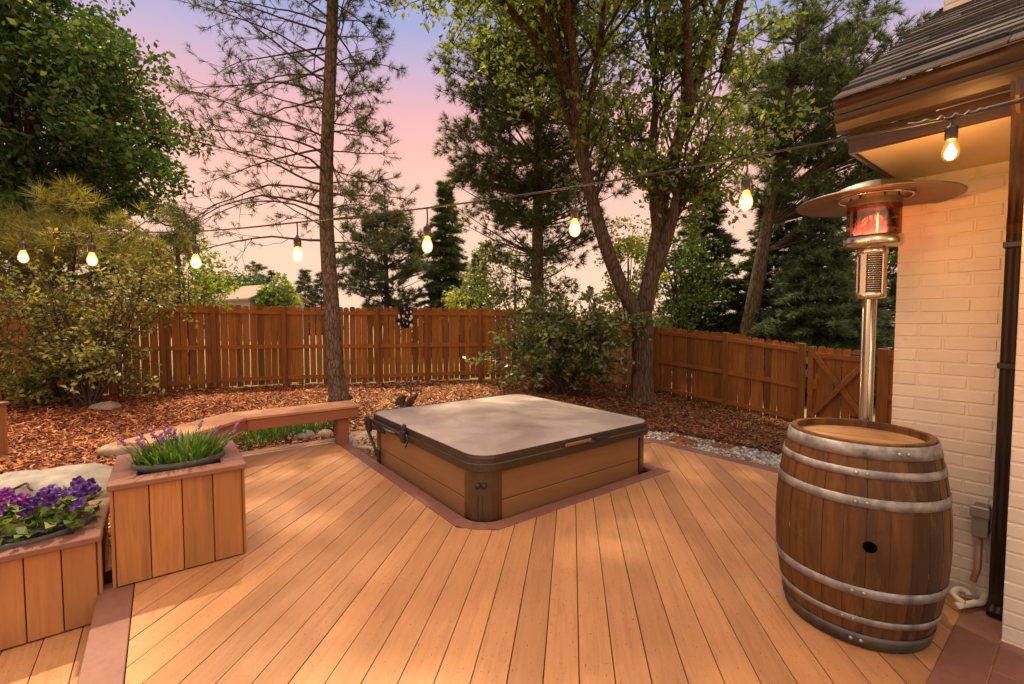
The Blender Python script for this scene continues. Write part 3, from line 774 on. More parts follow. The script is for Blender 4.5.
# ================================================================== ROCKS
def rock(name, label, cat, c, sx, sy, sz, mat, seed, rot=0, group=None, flat=0):
    rn = np.random.default_rng(seed); mb = MB(); K, Rg = 22, 14; vs = []
    ph = rn.uniform(0, 6, 8)
    for i in range(Rg + 1):
        la = math.pi * i / Rg - math.pi / 2
        for j in range(K):
            t = TAU * j / K; d = np.array([math.cos(la) * math.cos(t), math.cos(la) * math.sin(t), math.sin(la)])
            k = 1 + .10 * math.sin(2 * d[0] * 2 + ph[0]) + .09 * math.sin(3.1 * d[1] * 2 + ph[1]) + .07 * math.sin(4 * d[2] + ph[2] + 3 * d[0]) + .04 * math.sin(9 * d[0] + 7 * d[1] + ph[3])
            z = d[2] * sz * k
            if flat and z > sz * flat: z = sz * flat + (z - sz * flat) * .25
            vs.append((d[0] * sx * k, d[1] * sy * k, z))
    fs = [(i * K + j, i * K + (j + 1) % K, (i + 1) * K + (j + 1) % K, (i + 1) * K + j) for i in range(Rg) for j in range(K)]
    mb.add(vs, fs, True); o = mb.build(name, mat); o.location = c; o.rotation_euler = (0, 0, rot); return tag(o, label, cat, group)
b0 = aty(40, 500, 3.45)
bo = rock('boulder', 'big pale smooth boulder behind the low petunia planter', 'boulder', (b0.x - .12, b0.y + .05, .02), .62, .38, .255, M['cloud'], 5, R(12))
from mathutils.bvhtree import BVHTree
bmx = Matrix.Translation(bo.location) @ Matrix.Rotation(bo.rotation_euler.z, 4, 'Z')
bvh = BVHTree.FromPolygons([bmx @ v.co for v in bo.data.vertices], [tuple(p.vertices) for p in bo.data.polygons])
def onrock(px, py, lift=.008):
    h = bvh.ray_cast(Vector((0, 0, EYE)), ray(px, py).normalized()); return h[0] + h[1] * lift if h[0] else aty(px, py, 3.2)
tw = MB(); tw.tube(smoothpath([onrock(-6, 497), onrock(10, 491), onrock(20, 487), onrock(29, 485, .02), onrock(31, 488, .02), onrock(33, 491)], 20), .008, 6)
tag(tw.build('dead_twig', M['twig']), 'dark bent twig lying on the big pale boulder', 'twig')
r1 = atz(138, 452, -.03); rock('rock', 'long tan rock in the mulch behind the tall planter', 'rock', (r1.x, r1.y, -.02), .42, .16, .13, M['tanrock'], 8, R(25))
r1 = atz(106, 411, -.03); rock('rock', 'small pale rock at the foot of the left shrub', 'rock', (r1.x, r1.y, .0), .22, .14, .12, M['tanrock'], 9)
r1 = atz(302, 438, -.06); rock('rock', 'dark rounded rock between the bench grass and the bench leg', 'rock', (r1.x, r1.y, -.05), .17, .12, .09, M['cloud'], 10)
r1 = atz(325, 436, -.06); rock('rock', 'pale flat rock just left of the bench leg', 'rock', (r1.x, r1.y, -.05), .13, .09, .07, M['flag'], 12)
def slab(label, n, u, w, d, z, rot, seed):
    rn = random.Random(seed); k = 11; poly = [(w * math.cos(TAU * i / k) * rn.uniform(.85, 1.1), d * math.sin(TAU * i / k) * rn.uniform(.85, 1.1)) for i in range(k)]
    mb = MB(); mb.prism(poly, -.04, .02); o = mb.build('stepping_stone', M['flag'], bevel=.012, seg=2); o.location = nu(n, u, z); o.rotation_euler = (0, 0, A + rot); return tag(o, label, 'paving stone', 'flat stones beside the deck')
slab('flat pinkish paving slab between the bench leg and the hot tub', 2.13, 5.55, .40, .55, -.05, .2, 1)
slab('flat brown stone in the gravel beside the middle of the deck edge', 5.15, 2.75, .30, .22, -.13, .1, 2)
slab('flat brown stone in the gravel nearest the barrel', 5.2, 1.95, .38, .24, -.13, -.1, 3)
slab('flat grey stone in the gravel beside the hot tub corner', 5.02, 3.45, .30, .18, -.13, .15, 4)

# gravel and mulch (uncountable)
rg = np.random.default_rng(21)
def scatter(n, poly):
    xs_ = [p[0] for p in poly]; ys_ = [p[1] for p in poly]; out = np.zeros((0, 2))
    while len(out) < n:
        q = np.stack([rg.uniform(min(xs_), max(xs_), n), rg.uniform(min(ys_), max(ys_), n)], 1); out = np.concatenate([out, q[inpoly(q[:, 0], q[:, 1], poly)]])
    return out[:n]
gp = [tuple(nu(n, u)[:2]) for n, u in ((4.78, .6), (4.78, 3.42), (3.9, 3.45), (3.9, 4.3), (4.6, 4.5), (5.6, 3.7), (5.75, .8))]
P = scatter(5200, gp)
oct_ = np.array([(1, 0, 0), (0, 1, 0), (-1, 0, 0), (0, -1, 0), (0, 0, 1), (0, 0, -1)], float); of = np.array([(0, 1, 4), (1, 2, 4), (2, 3, 4), (3, 0, 4), (1, 0, 5), (2, 1, 5), (3, 2, 5), (0, 3, 5)])
def stones(P, smin, smax, zoff, squash=.6):
    n = len(P); s = rg.uniform(smin, smax, (n, 1, 1)) * rg.uniform(.7, 1.3, (n, 1, 3)) * np.array([1, 1, squash]); V = oct_[None] * s * rg.uniform(.75, 1.2, (n, 6, 1)); a = rg.uniform(0, TAU, n)
    c, s_ = np.cos(a)[:, None], np.sin(a)[:, None]; V = np.stack([V[..., 0] * c - V[..., 1] * s_, V[..., 0] * s_ + V[..., 1] * c, V[..., 2]], -1)
    V += np.stack([P[:, 0], P[:, 1], gz(P[:, 0], P[:, 1]) + zoff], -1)[:, None]
    return V.reshape(-1, 3), (of[None] + (np.arange(n) * 6)[:, None, None]).reshape(-1, 3)
V, F_ = stones(P, .018, .048, .012); o = mesh_np('gravel', V, F_, 3, M['gravel']); tag(o, 'grey river gravel along the deck edge', None, None, 'stuff')
gp2 = [tuple(nu(n, u)[:2]) for n, u in ((1.76, 4.85), (1.76, 5.9), (2.6, 6.0), (2.5, 4.85))]
V, F_ = stones(scatter(500, gp2), .012, .035, .012); o = mesh_np('gravel', V, F_, 3, M['gravel']); tag(o, 'small gravel in the gap behind the hot tub', None, None, 'stuff')
# chips
bed = [(v.x, v.y) for v in FENCE_L[1:]] + [(FR[0].x, FR[0].y), (FR[1].x, FR[1].y), (FR[2].x, FR[2].y)] + [tuple(nu(n, u)[:2]) for n, u in ((9.8, 2.2), (5.7, .9), (5.6, 3.7), (4.4, 4.4), (3.9, 4.0), (2, 4.9), (1.7, 5.8), (.4, 5.8), (-.3, 4.8), (-.3, 3.9), (-1.3, 3.9), (-3, 3.4))]
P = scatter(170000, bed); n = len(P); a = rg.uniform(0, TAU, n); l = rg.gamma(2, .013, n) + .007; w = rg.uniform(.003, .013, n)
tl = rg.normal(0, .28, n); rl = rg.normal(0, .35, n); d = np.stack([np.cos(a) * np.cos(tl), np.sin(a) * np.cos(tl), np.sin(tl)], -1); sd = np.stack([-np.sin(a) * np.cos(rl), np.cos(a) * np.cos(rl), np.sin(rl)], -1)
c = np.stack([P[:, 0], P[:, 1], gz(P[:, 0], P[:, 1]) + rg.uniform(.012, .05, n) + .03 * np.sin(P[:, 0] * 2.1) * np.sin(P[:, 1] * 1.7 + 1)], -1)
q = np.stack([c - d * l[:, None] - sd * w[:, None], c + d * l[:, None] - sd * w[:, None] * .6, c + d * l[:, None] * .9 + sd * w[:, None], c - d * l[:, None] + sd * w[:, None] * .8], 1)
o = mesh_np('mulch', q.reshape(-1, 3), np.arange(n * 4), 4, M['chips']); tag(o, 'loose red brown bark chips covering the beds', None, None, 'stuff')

# ================================================================== FENCES
def fence_panel(t, A_, B_, hA, hB, seed, org, flip=1, rails=(.16, .88, 1.66), bays=True):
    """pickets on the far side, rails on the near side; A_, B_ are ground points"""
    rn = random.Random(seed); d = Vector((B_.x - A_.x, B_.y - A_.y, 0)); L = d.length; d.normalize(); nrm = Vector((-d.y, d.x, 0)) * flip
    rot = Matrix(((d.x, nrm.x, 0, 0), (d.y, nrm.y, 0, 0), (0, 0, 1, 0), (0, 0, 0, 1)))
    mb = MB(); x = .0; pw = .14
    while x < L - .03:
        w = min(pw * rn.uniform(.96, 1.02), L - x); f = (x + w / 2) / L; z0 = A_.z + (B_.z - A_.z) * f + rn.uniform(-.02, .03); z1 = A_.z + hA + (B_.z + hB - A_.z - hA) * f + rn.uniform(-.012, .014)
        y0 = .045 + rn.uniform(0, .005); y1 = y0 + .017; g = rn.uniform(.004, .012) if rn.random() > .45 else rn.uniform(.014, .024)
        x0, x1 = x, x + w - g; e = .03; sk = rn.uniform(-.004, .004)
        prof = [(x0, z0), (x1, z0), (x1 + sk, z1 - e), (x1 - e + sk, z1), (x0 + e + sk, z1), (x0 + sk, z1 - e)]
        base = Vector((A_.x, A_.y, 0)) - org
        vs = [rot @ Vector((px, y0, pz)) + base for px, pz in prof] + [rot @ Vector((px, y1, pz)) + base for px, pz in prof]
        mb.add(vs, [(0, 1, 2, 3, 4, 5), (11, 10, 9, 8, 7, 6)] + [(i, i + 6, (i + 1) % 6 + 6, (i + 1) % 6) for i in range(6)]); x += w
    mb.build('picket_panel', M['fence'], t)
    for r in rails:
        mb = MB(); sh = Matrix.Identity(4); sl = ((B_.z + hB * r / 1.8) - (A_.z + hA * r / 1.8)) / L
        z = A_.z + hA * r / 1.8; base = Vector((A_.x, A_.y, 0)) - org
        vs = []
        for (xx, yy, zz) in [(x_, y_, z_) for z_ in (-.045, .045) for y_ in (.004, .042) for x_ in (.046, L - .046)]:
            vs.append(rot @ Vector((xx, yy, z + zz + sl * xx)) + base)
        mb.add(vs, [(0, 2, 3, 1), (4, 5, 7, 6), (0, 1, 5, 4), (2, 6, 7, 3), (0, 4, 6, 2), (1, 3, 7, 5)])
        mb.build('rail', M['rail'], t)
def fence_post(t, P_, h, ang, org, w=.09):
    mb = MB(); mt = Matrix.Translation(P_ - org) @ Matrix.Rotation(ang, 4, 'Z'); mb.cbox(-w / 2, w / 2, -.05, .042, -.2, h, .006, mt); mb.build('post', M['fence'], t)
for v in FENCE_L:
    v.z = gzf(v.x, v.y)
    if v.x > -9.5 and v.x < 0: v.z += .03
for v in FR: v.z = gzf(v.x, v.y)
HL = [1.80] * len(FENCE_L); HL[-1] = 1.72; HL[-2] = 1.76
fl = thing('wooden_fence', 'long curving reddish wood picket fence along the back and left', 'fence', FENCE_L[0], 0)
for i in range(len(FENCE_L) - 1):
    fence_panel(fl, FENCE_L[i], FENCE_L[i + 1], HL[i], HL[i + 1], 40 + i, FENCE_L[0])
for i, v in enumerate(FENCE_L):
    a = FENCE_L[min(i + 1, len(FENCE_L) - 1)] - FENCE_L[max(i - 1, 0)]; fence_post(fl, v, HL[i] + .0, math.atan2(a.y, a.x), FENCE_L[0])
fr = thing('wooden_fence', 'straight reddish wood fence stepping down to the gate at right', 'fence', FR[0], 0)
HRt = [1.24 - FR[0].z + .06, 1.23 - FR[1].z, .995 - FR[2].z]
for i, v in enumerate(FR): HRt[i] = [1.30, 1.17, .985][i] - v.z
fence_panel(fr, FENCE_L[-1].lerp(FR[0], .0), FR[0], HL[-1], HRt[0], 70, FR[0]); fence_panel(fr, FR[0], FR[1], HRt[0], HRt[1], 71, FR[0]); fence_panel(fr, FR[1], FR[2], HRt[1], HRt[2], 72, FR[0])
for i, v in enumerate(FR): fence_post(fr, v, HRt[i] + .02, A + R(90), FR[0], .11)
# gate
G0, G1 = nu(10.15, 3.56), nu(10.15, 2.50)
for v in (G0, G1): v.z = gzf(v.x, v.y)
gt = thing('wooden_gate', 'wooden picket gate with crossed braces behind the barrel', 'gate', G0, 0); g0h, g1h = .955 - G0.z, .90 - G1.z
fence_panel(gt, G0, G1, g0h, g1h, 80, G0, rails=(.2, 1.62))
d = (G1 - G0).to_2d(); L_ = d.length; d.normalize(); rot = Matrix(((d.x, -d.y, 0, 0), (d.y, d.x, 0, 0), (0, 0, 1, 0), (0, 0, 0, 1)))
def bar(xa, za, xb, zb, y, w=.045, name='brace'):
    mb = MB(); v = Vector((xb - xa, 0, zb - za)); L2 = v.length; ang = math.atan2(v.z, v.x); mt = rot @ Matrix.Translation((xa, y, za)) @ Matrix.Rotation(-ang, 4, 'Y'); mb.cbox(0, L2, -.018, .018, -w, w, .004, mt); mb.build(name, M['rail'], gt)
bar(.08, 1.50, L_ - .06, .25, -.016); bar(.08, .25, L_ - .06, 1.46, -.054)
bar(.045, .12, .045, 1.62, -.017, name='stile'); bar(L_ - .045, .10, L_ - .045, 1.56, -.017, name='stile')
mb = MB(); mb.cbox(.09, .16, -.03, .003, .78, .98, .006, rot); mb.build('latch_plate', M['rail'], gt)
mb = MB()
for z in (1.5, .35): mb.cbox(L_ - .34, L_ - .02, -.045, -.037, z - .015, z + .015, .002, rot)
mb.build('hinge', M['black'], gt)
gp_ = thing('wooden_fence', 'short end of reddish wood fence between gate and white wall', 'fence', nu(10.15, 2.38, gzf(*nu(10.15, 2.38)[:2])), 0); org = gp_.location.copy()
E0, E1 = nu(10.15, 2.38), nu(10.15, .6)
for v in (E0, E1): v.z = gzf(v.x, v.y)
fence_panel(gp_, E0, E1, .93 - E0.z, .93 - E1.z, 90, org); fence_post(gp_, E0, .96 - E0.z, A + R(90), org, .16)

# ================================================================== BARREL
bx = Vector((1.695, 2.20, 0))
br = thing('wine_barrel', 'old oak wine barrel with six metal hoops standing on the deck', 'barrel', bx, R(-38))
BH = .92
def brad(z): t = (z - BH / 2) / (BH / 2); return .343 - .060 * abs(t) ** 2.0
NS = 26; mb = MB(); NZ = 22
for s in range(NS):
    t0 = TAU * s / NS; t1 = TAU * (s + 1) / NS; g = .0035; vs = []
    sub = 4; rr_ = random.uniform(-.0015, .0015)
    for i in range(NZ + 1):
        z = BH * i / NZ
        for k in range(sub + 1):
            f = k / sub; t = t0 + (t1 - t0) * (g * 2 + f * (1 - 4 * g)); r = brad(z) + rr_ - (.004 if k in (0, sub) else 0)
            vs.append((r * math.cos(t), r * math.sin(t), z))
    w = sub + 1
    # inner top wall
    for k in range(w):
        f = k / sub; t = t0 + (t1 - t0) * f; vs.append(((brad(BH) - .026) * math.cos(t), (brad(BH) - .026) * math.sin(t), BH))
    for k in range(w):
        f = k / sub; t = t0 + (t1 - t0) * f; vs.append(((brad(BH) - .024) * math.cos(t), (brad(BH) - .024) * math.sin(t), BH - .06))
    fs = [(i * w + k, i * w + k + 1, (i + 1) * w + k + 1, (i + 1) * w + k) for i in range(NZ + 2) for k in range(sub)]
    mb.add(vs, fs, False)
st_ = mb.build('staves', M['barrel'], br)
mb = MB(); NB = 8; hr = brad(BH) - .025
for i in range(NB):
    y0 = -hr + 2 * hr * i / NB + .001; y1 = -hr + 2 * hr * (i + 1) / NB - .001; q = []
    ys_ = np.linspace(y0, y1, 4)
    q = [(math.sqrt(max(0, hr * hr - y * y)), y) for y in ys_] + [(-math.sqrt(max(0, hr * hr - y * y)), y) for y in ys_[::-1]]
    q2 = [p for j, p in enumerate(q) if j == 0 or (abs(p[0] - q[j - 1][0]) + abs(p[1] - q[j - 1][1])) > 1e-5]
    mb.prism(q2, BH - .06, BH - .034 + random.uniform(-.001, .001))
mb.build('barrel_head', M['barrelhead'], br)
def hoop(z0, z1, mat, rivets=True, ang=R(-95)):
    mb = MB(); mb.lathe([(brad(z0) + .001, z0), (brad(z0) + .005, z0), (brad((z0 + z1) / 2) + .0055, (z0 + z1) / 2), (brad(z1) + .005, z1), (brad(z1) + .001, z1)], 72); o = mb.build('hoop', mat, br)
    mb = MB()
    for da in (-.06, .06):
        a = ang + da; zc = (z0 + z1) / 2; r = brad(zc) + .006; mb.ball((r * math.cos(a), r * math.sin(a), zc), .0085, 8, 6)
    mb.build('rivet', M['rivet'], o)
ra = R(-87)
hoop(.856, .911, M['hoop'], ang=ra + .5); hoop(.775, .808, M['hoop'], ang=ra); hoop(.650, .691, M['hoop'], ang=ra)
hoop(.256, .297, M['hoop'], ang=ra); hoop(.128, .157, M['hoop'], ang=ra - .1); hoop(.012, .072, M['hoopdark'], ang=ra)
a = R(-81); mb = MB(); dr = Vector((math.cos(a), math.sin(a), 0)); mt = Matrix.Translation(dr * (brad(.485) - .012) + Vector((0, 0, .485))) @ dr.to_track_quat('Z', 'Y').to_matrix().to_4x4()
mb.lathe([(0, .0146), (.023, .0146), (.0245, .0135), (.025, .005)], 24, mt); mb.build('bung_hole', M['hole'], br)

# ================================================================== PATIO HEATER
hx = aty(870.5, 300, 2.45)
ht = thing('patio_heater', 'steel patio heater with wide round hood and glowing flame behind the barrel', 'patio heater', (hx.x, hx.y, 0), 0)
mb = MB(); mb.lathe([(0, .0), (.19, 0), (.19, .04), (.17, .30), (.12, .42), (.05, .44), (.0, .44)], 32); mb.build('base', M['steel'], ht)
mb = MB(); mb.lathe([(.028, .4), (.028, 1.585)], 20)
for a in range(3): mb.tube([(.026 * math.cos(a * 2.1 - 1.9), .026 * math.sin(a * 2.1 - 1.9), .44), (.026 * math.cos(a * 2.1 - 1.9), .026 * math.sin(a * 2.1 - 1.9), 1.58)], .009, 8)
mb.build('pole', M['steel'], ht)
mb = MB(); mb.lathe([(.028, 1.565), (.062, 1.572), (.066, 1.58), (.066, 1.60), (.06, 1.605)], 28); mb.lathe([(.06, 1.80), (.068, 1.805), (.068, 1.83), (.05, 1.84)], 28)
for k in range(4):
    a = k * math.pi / 2 + .35; c, s = math.cos(a), math.sin(a); m_ = Matrix.Rotation(a, 4, 'Z'); mb.box(.0595, .0665, -.014, .014, 1.59, 1.81, m_)
mb.build('cage_frame', M['steel'], ht)
mb = MB(); mb.lathe([(.052, 1.59), (.052, 1.82)], 24)
mb.build('cage_core', M['black'], ht)
mb = MB()
for i in range(17): z = 1.612 + i * .0115; mb.lathe([(.0585, z), (.0605, z + .002), (.0585, z + .004)], 28)
mb.build('cage_grille', M['steel'], ht)
mb = MB(); mb.lathe([(.055, 1.835), (.122, 1.845), (.128, 1.855), (.128, 1.895), (.120, 1.90), (.02, 1.895)], 36); mb.build('burner_tray', M['steel'], ht)
mb = MB(); mb.lathe([(.117, 1.90), (.117, 2.085)], 36); mb.build('flame_screen', M['heatglass'], ht)
mb = MB(); mb.lathe([(.119, 2.055), (.119, 2.088), (.113, 2.088)], 36); sr = mb.build('screen_ring', M['hood'], ht)
mb = MB()
for k in range(6):
    a = k * TAU / 6 + .3; mb.tube([(.10 * math.cos(a), .10 * math.sin(a), 2.08), (.10 * math.cos(a), .10 * math.sin(a), 2.118)], .006, 6)
mb.build('hood_stay', M['black'], ht)
rn = random.Random(3); mb = MB()
for k in range(20):
    a = rn.uniform(0, TAU); r = rn.uniform(.02, .095); h = rn.uniform(.05, .135); x0, y0 = r * math.cos(a), r * math.sin(a); w = rn.uniform(.007, .014)
    mb.tube([(x0, y0, 1.898), (x0 + rn.gauss(0, .004), y0, 1.898 + h * .3), (x0 + rn.gauss(0, .008), y0 + rn.gauss(0, .006), 1.898 + h * .65), (x0 + rn.gauss(0, .012), y0 + rn.gauss(0, .01), 1.898 + h)], [w * .7, w, w * .55, .001], 7)
mb.build('flame', M['flame'], ht)
mb = MB(); HRd = .352
mb.lathe([(.0, 2.16), (.10, 2.155), (.155, 2.135), (.165, 2.112), (.17, 2.110), (.34, 2.085), (HRd, 2.080), (HRd + .001, 2.084), (.34, 2.092), (.175, 2.122), (.165, 2.15), (.11, 2.172), (0, 2.178)], 64); mb.build('hood', M['hood'], ht)
mb = MB(); mb.lathe([(.150, 2.098), (.158, 2.094), (.166, 2.098), (.163, 2.106), (.153, 2.106)], 48, closed=True)
mb.build('reflector_ring', M['steel'], ht)
ld = bpy.data.lights.new('flame_glow', 'POINT'); ld.energy = 3; ld.color = (1, .28, .10); ld.shadow_soft_size = .06; lo = bpy.data.objects.new('flame_glow', ld); COL.objects.link(lo); lo.parent = ht; lo.location = (0, 0, 2.0)

# ================================================================== HOUSE
hs = thing('brick_house', 'white painted brick house corner with brown fascia and shingle roof', 'house', nu(3.31, .73, 0), A)
HN, HU = 3.31, .73
def hl(n, u, z): return Vector((n - HN, u - HU, z))
ZS = 2.235
def brickwall(n, u_hi, u_lo, z0, z1, depth=.0, phase=0):
    """bricks on the face n = const looking towards -n"""
    mb = MB(); bl, bh, mo = .2035, .0677, .010; rows = int((z1 - z0) / bh) + 1
    mb.box(n - HN + .0045, n - HN + .12, u_lo - HU, u_hi - HU, z0, z1)
    rn = random.Random(5 + int(n * 100))
    for r in range(rows):
        za = z0 + r * bh + mo / 2; zb = min(za + bh - mo, z1)
        if zb - za < .02: continue
        u = u_hi - (bl / 2 if r % 2 else 0) + (0 if r % 2 == 0 else 0); first = True; u = u_hi
        seg = bl / 2 if r % 2 else bl
        while u > u_lo + .01:
            ua = max(u - seg + mo / 2, u_lo); ub = u - (mo / 2 if u < u_hi else 0)
            if ub - ua > .02:
                j = rn.uniform(-.0018, .0018); dz1, dz2 = rn.uniform(-.0012, .0012), rn.uniform(-.0012, .0012)
                mb.cbox(n - HN - .0 + j, n - HN + .05, ua - HU, ub - HU, za + dz1, zb + dz2, .003)
            u -= seg; seg = bl
    return mb.build('wall', M['brick'], hs)
brickwall(3.31, .73, .20, -.06, ZS)
brickwall(2.985, .236, -4.0, -.06, ZS)
mb = MB(); mb.box(3.0 - HN, 3.315 - HN, .10 - HU, .228 - HU, -.06, ZS); mb.box(3.42 - HN, 8.5 - HN, -4 - HU, .72 - HU, -.6, ZS - .002); mb.box(3.2 - HN, 8.4 - HN, -4 - HU, -.3 - HU, ZS + .06, 2.34)
mb.build('inner_wall', M['brick'], hs)
# soffit, frieze, fascia
EN = 2.545
mb = MB(); mb.box(EN - HN + .02, 3.40 - HN, -4 - HU, .735 - HU, ZS, ZS + .02); mb.build('soffit', M['soffit'], hs)
mb = MB(); mb.cbox(EN - HN - .005, EN - HN + .02, -4 - HU, .755 - HU, ZS - .012, ZS + .075, .003); mb.cbox(EN - HN + .02, 3.6 - HN, .736 - HU, .756 - HU, ZS - .011, ZS + .074, .003); mb.build('frieze_board', M['darkwood'], hs)
# moulded gutter swept along the eave
prof = [(2.545, 2.315), (2.47, 2.300), (2.45, 2.305), (2.43, 2.335), (2.415, 2.345), (2.412, 2.362), (2.425, 2.372), (2.418, 2.395), (2.40, 2.405), (2.40, 2.425), (2.545, 2.425)]
mb = MB(); k = len(prof); us = (-4, .775)
vs = [hl(n, u, z) for u in us for n, z in prof]
mb.add(vs, [(i, (i + 1) % k, k + (i + 1) % k, k + i) for i in range(k)] + [tuple(range(k - 1, -1, -1)), tuple(range(k, 2 * k))]); mb.build('gutter', M['darkwood'], hs)
# roof
PT = math.atan(.60); mb = MB(); e0 = hl(2.385, 0, 2.428); ln = Vector((math.cos(PT), 0, math.sin(PT))); nn = Vector((-math.sin(PT), 0, math.cos(PT)))
def rp(s, u, h): return Vector((e0.x, u - HU, e0.z)) + ln * s + nn * h
mb2 = MB(); UE = .765
mb2.add([rp(.05, -4, -.012), rp(.05, UE - .01, -.012), rp(5.0, UE - .01, -.012), rp(5.0, -4, -.012), rp(.05, -4, .0), rp(.05, UE - .01, .0), rp(5.0, UE - .01, .0), rp(5.0, -4, .0)], [(0, 1, 2, 3), (7, 6, 5, 4), (0, 4, 5, 1), (1, 5, 6, 2), (2, 6, 7, 3), (3, 7, 4, 0)])
rf = mb2.build('roof', M['shingle'], hs)
rn = random.Random(9); ex = .125; rows = int(5.0 / ex)
for r in range(rows):
    u = UE + rn.uniform(0, .015); s0 = r * ex - .012
    first = True
    while u > -2.6:
        w = rn.uniform(.14, .34); ua = u - w; tk = rn.uniform(.007, .016) if r else .002; ov = rn.uniform(-.006, .006)
        a, b, c, d_ = rp(s0 + ov, ua + .002, tk + .006), rp(s0 + ov, u - .002, tk + .006), rp(s0 + ex + .06, u - .002, .004), rp(s0 + ex + .06, ua + .002, .004)
        a2, b2 = rp(s0 + ov, ua + .002, .0005), rp(s0 + ov, u - .002, .0005); c2, d2 = rp(s0 + ex + .06, u - .002, .0005), rp(s0 + ex + .06, ua + .002, .0005)
        mb.add([a, b, c, d_, a2, b2, c2, d2], [(0, 3, 2, 1), (0, 1, 5, 4), (1, 2, 6, 5), (3, 0, 4, 7)]); u = ua
mb.build('shingles', M['shingle'], rf)
mb = MB(); mb.add([hl(3.31, .72, ZS), hl(8.4, .72, ZS), hl(6.4, .72, 4.75), hl(3.31, .70, ZS), hl(8.4, .70, ZS), hl(6.4, .70, 4.75)], [(0, 1, 2), (5, 4, 3), (0, 3, 4, 1), (1, 4, 5, 2), (2, 5, 3, 0)]); mb.build('gable_wall', M['brick'], hs)
# chimney
mb = MB(); cn0, cn1, cu0, cu1 = 3.98, 4.75, -.55, .70; z = 3.1
bl, bh = .2035, .0677
mb.box(cn0 - HN + .006, cn1 - HN, cu0 - HU, cu1 - HU, 2.6, 5.2)
for r in range(31):
    u = cu1; seg = bl / 2 if r % 2 else bl
    while u > cu1 - .45:
        mb.cbox(cn0 - HN, cn0 - HN + .05, u - seg + .005 - HU, u - .005 - HU, z + r * bh + .005, z + (r + 1) * bh - .005, .004); u -= seg; seg = bl
ch = mb.build('chimney', M['brick'], rf)
mb = MB(); mb.cbox(cn0 - HN - .03, cn0 - HN + .004, cu0 - HU, cu1 - .17 - HU, 3.1, 5.2, .006); mb.build('chimney_panel', M['soffit'], ch)
# downspout
pw = .034
def spout(pts):
    mb = MB()
    P = [Vector(p) for p in pts]; vs = []
    for i, p in enumerate(P):
        d = (P[min(i + 1, len(P) - 1)] - P[max(i - 1, 0)]).normalized(); a = Vector((0, 1, 0)); b = d.cross(a).normalized()
        prof_ = []
        K = 7
        for kx in range(K): prof_.append((-pw + 2 * pw * kx / (K - 1), -.033 + (.006 if kx % 2 else 0)))
        for kx in range(K): prof_.append((pw - 2 * pw * kx / (K - 1), .033 - (.006 if kx % 2 else 0)))
        vs += [p + a * x_ + b * y_ for x_, y_ in prof_]
    k = 14
    mb.add(vs, [(i * k + j, i * k + (j + 1) % k, (i + 1) * k + (j + 1) % k, (i + 1) * k + j) for i in range(len(P) - 1) for j in range(k)] + [tuple(range(k)), tuple((len(P) - 1) * k + j for j in range(k))])
    return mb
DU = .272; DT = .205
dp = [hl(2.475, DT, 2.33), hl(2.475, DT, 2.265), hl(2.50, DT, 2.235), hl(3.16, DU - .008, 1.985), hl(3.235, DU, 1.93), hl(3.252, DU, 1.87), hl(3.252, DU, .10), hl(3.235, DU, .04), hl(3.17, DU, .012)]
M['spoutwood'] = plain('brown_spout', (.06, .025, .008), .4, n=8, var=.4, vec=(14, 14, 1.5))
sp1 = spout(dp[:6]).build('downspout_elbow', M['spoutwood'], hs); sp2 = spout(dp[5:]).build('downspout', M['spout'], hs)
for z in (1.80, 1.22):
    mb = MB(); mb.cbox(3.205 - HN, 3.30 - HN, DU - .042 - HU, DU + .042 - HU, z, z + .028, .003); mb.build('bracket_band', M['black'], sp2)
mb = MB(); mb.cbox(3.20 - HN, 3.306 - HN, .318 - HU, .375 - HU, .37, .52, .006); mb.build('outlet_box', M['box'], hs)
mb = MB(); mb.cbox(3.185 - HN, 3.20 - HN, .312 - HU, .381 - HU, .475, .527, .004); mb.build('outlet_cover', M['box'], hs)
mb = MB(); mb.tube([hl(3.27, .352, .37), hl(3.27, .352, .19), hl(3.25, .365, .12)], .014, 10); mb.build('conduit', M['copper'], hs)
PV = atz(972, 603, .03)
pv = thing('drain_pipe', 'bent white plastic drain pipe on the deck by the wall', 'pipe', PV, 0)
def pvp(px, py, z): return atz(px, py, z) - PV
mb = MB(); mb.tube(smoothpath([pvp(984, 560, .16), pvp(985, 585, .06), pvp(983, 601, .03), pvp(972, 603.5, .028), pvp(957, 606, .028)], 22), .0155, 12); mb.build('lower_run', M['pvc'], pv)
mb = MB(); mb.tube(smoothpath([pvp(964, 603, .04), pvp(957, 598, .055), pvp(953, 593, .06), pvp(958, 589, .06), pvp(966, 591, .055), pvp(969, 595, .04)], 18), .0135, 12); mb.build('elbow', M['pvc'], pv)
# wall lantern at the frame edge
wl = thing('wall_lantern', 'lit wall lantern on the white wall at the right photo edge', 'lantern', nu(2.98, .115, 1.86), A)
mb = MB(); mb.cbox(-.02, .004, -.05, .05, -.06, .12, .004); mb.cbox(-.13, -.02, -.012, .012, .10, .12, .003); mb.build('bracket', M['black'], wl)
mb = MB(); mb.cbox(-.15, -.05, -.05, .05, -.08, .07, .004); mb.build('lamp_glass', emit('lantern_glow', (1, .62, .2), 5), wl)
mb = MB(); mb.cbox(-.165, -.035, -.065, .065, .075, .095, .004); mb.cbox(-.16, -.04, -.06, .06, -.10, -.085, .004); mb.build('lamp_cap', M['black'], wl)

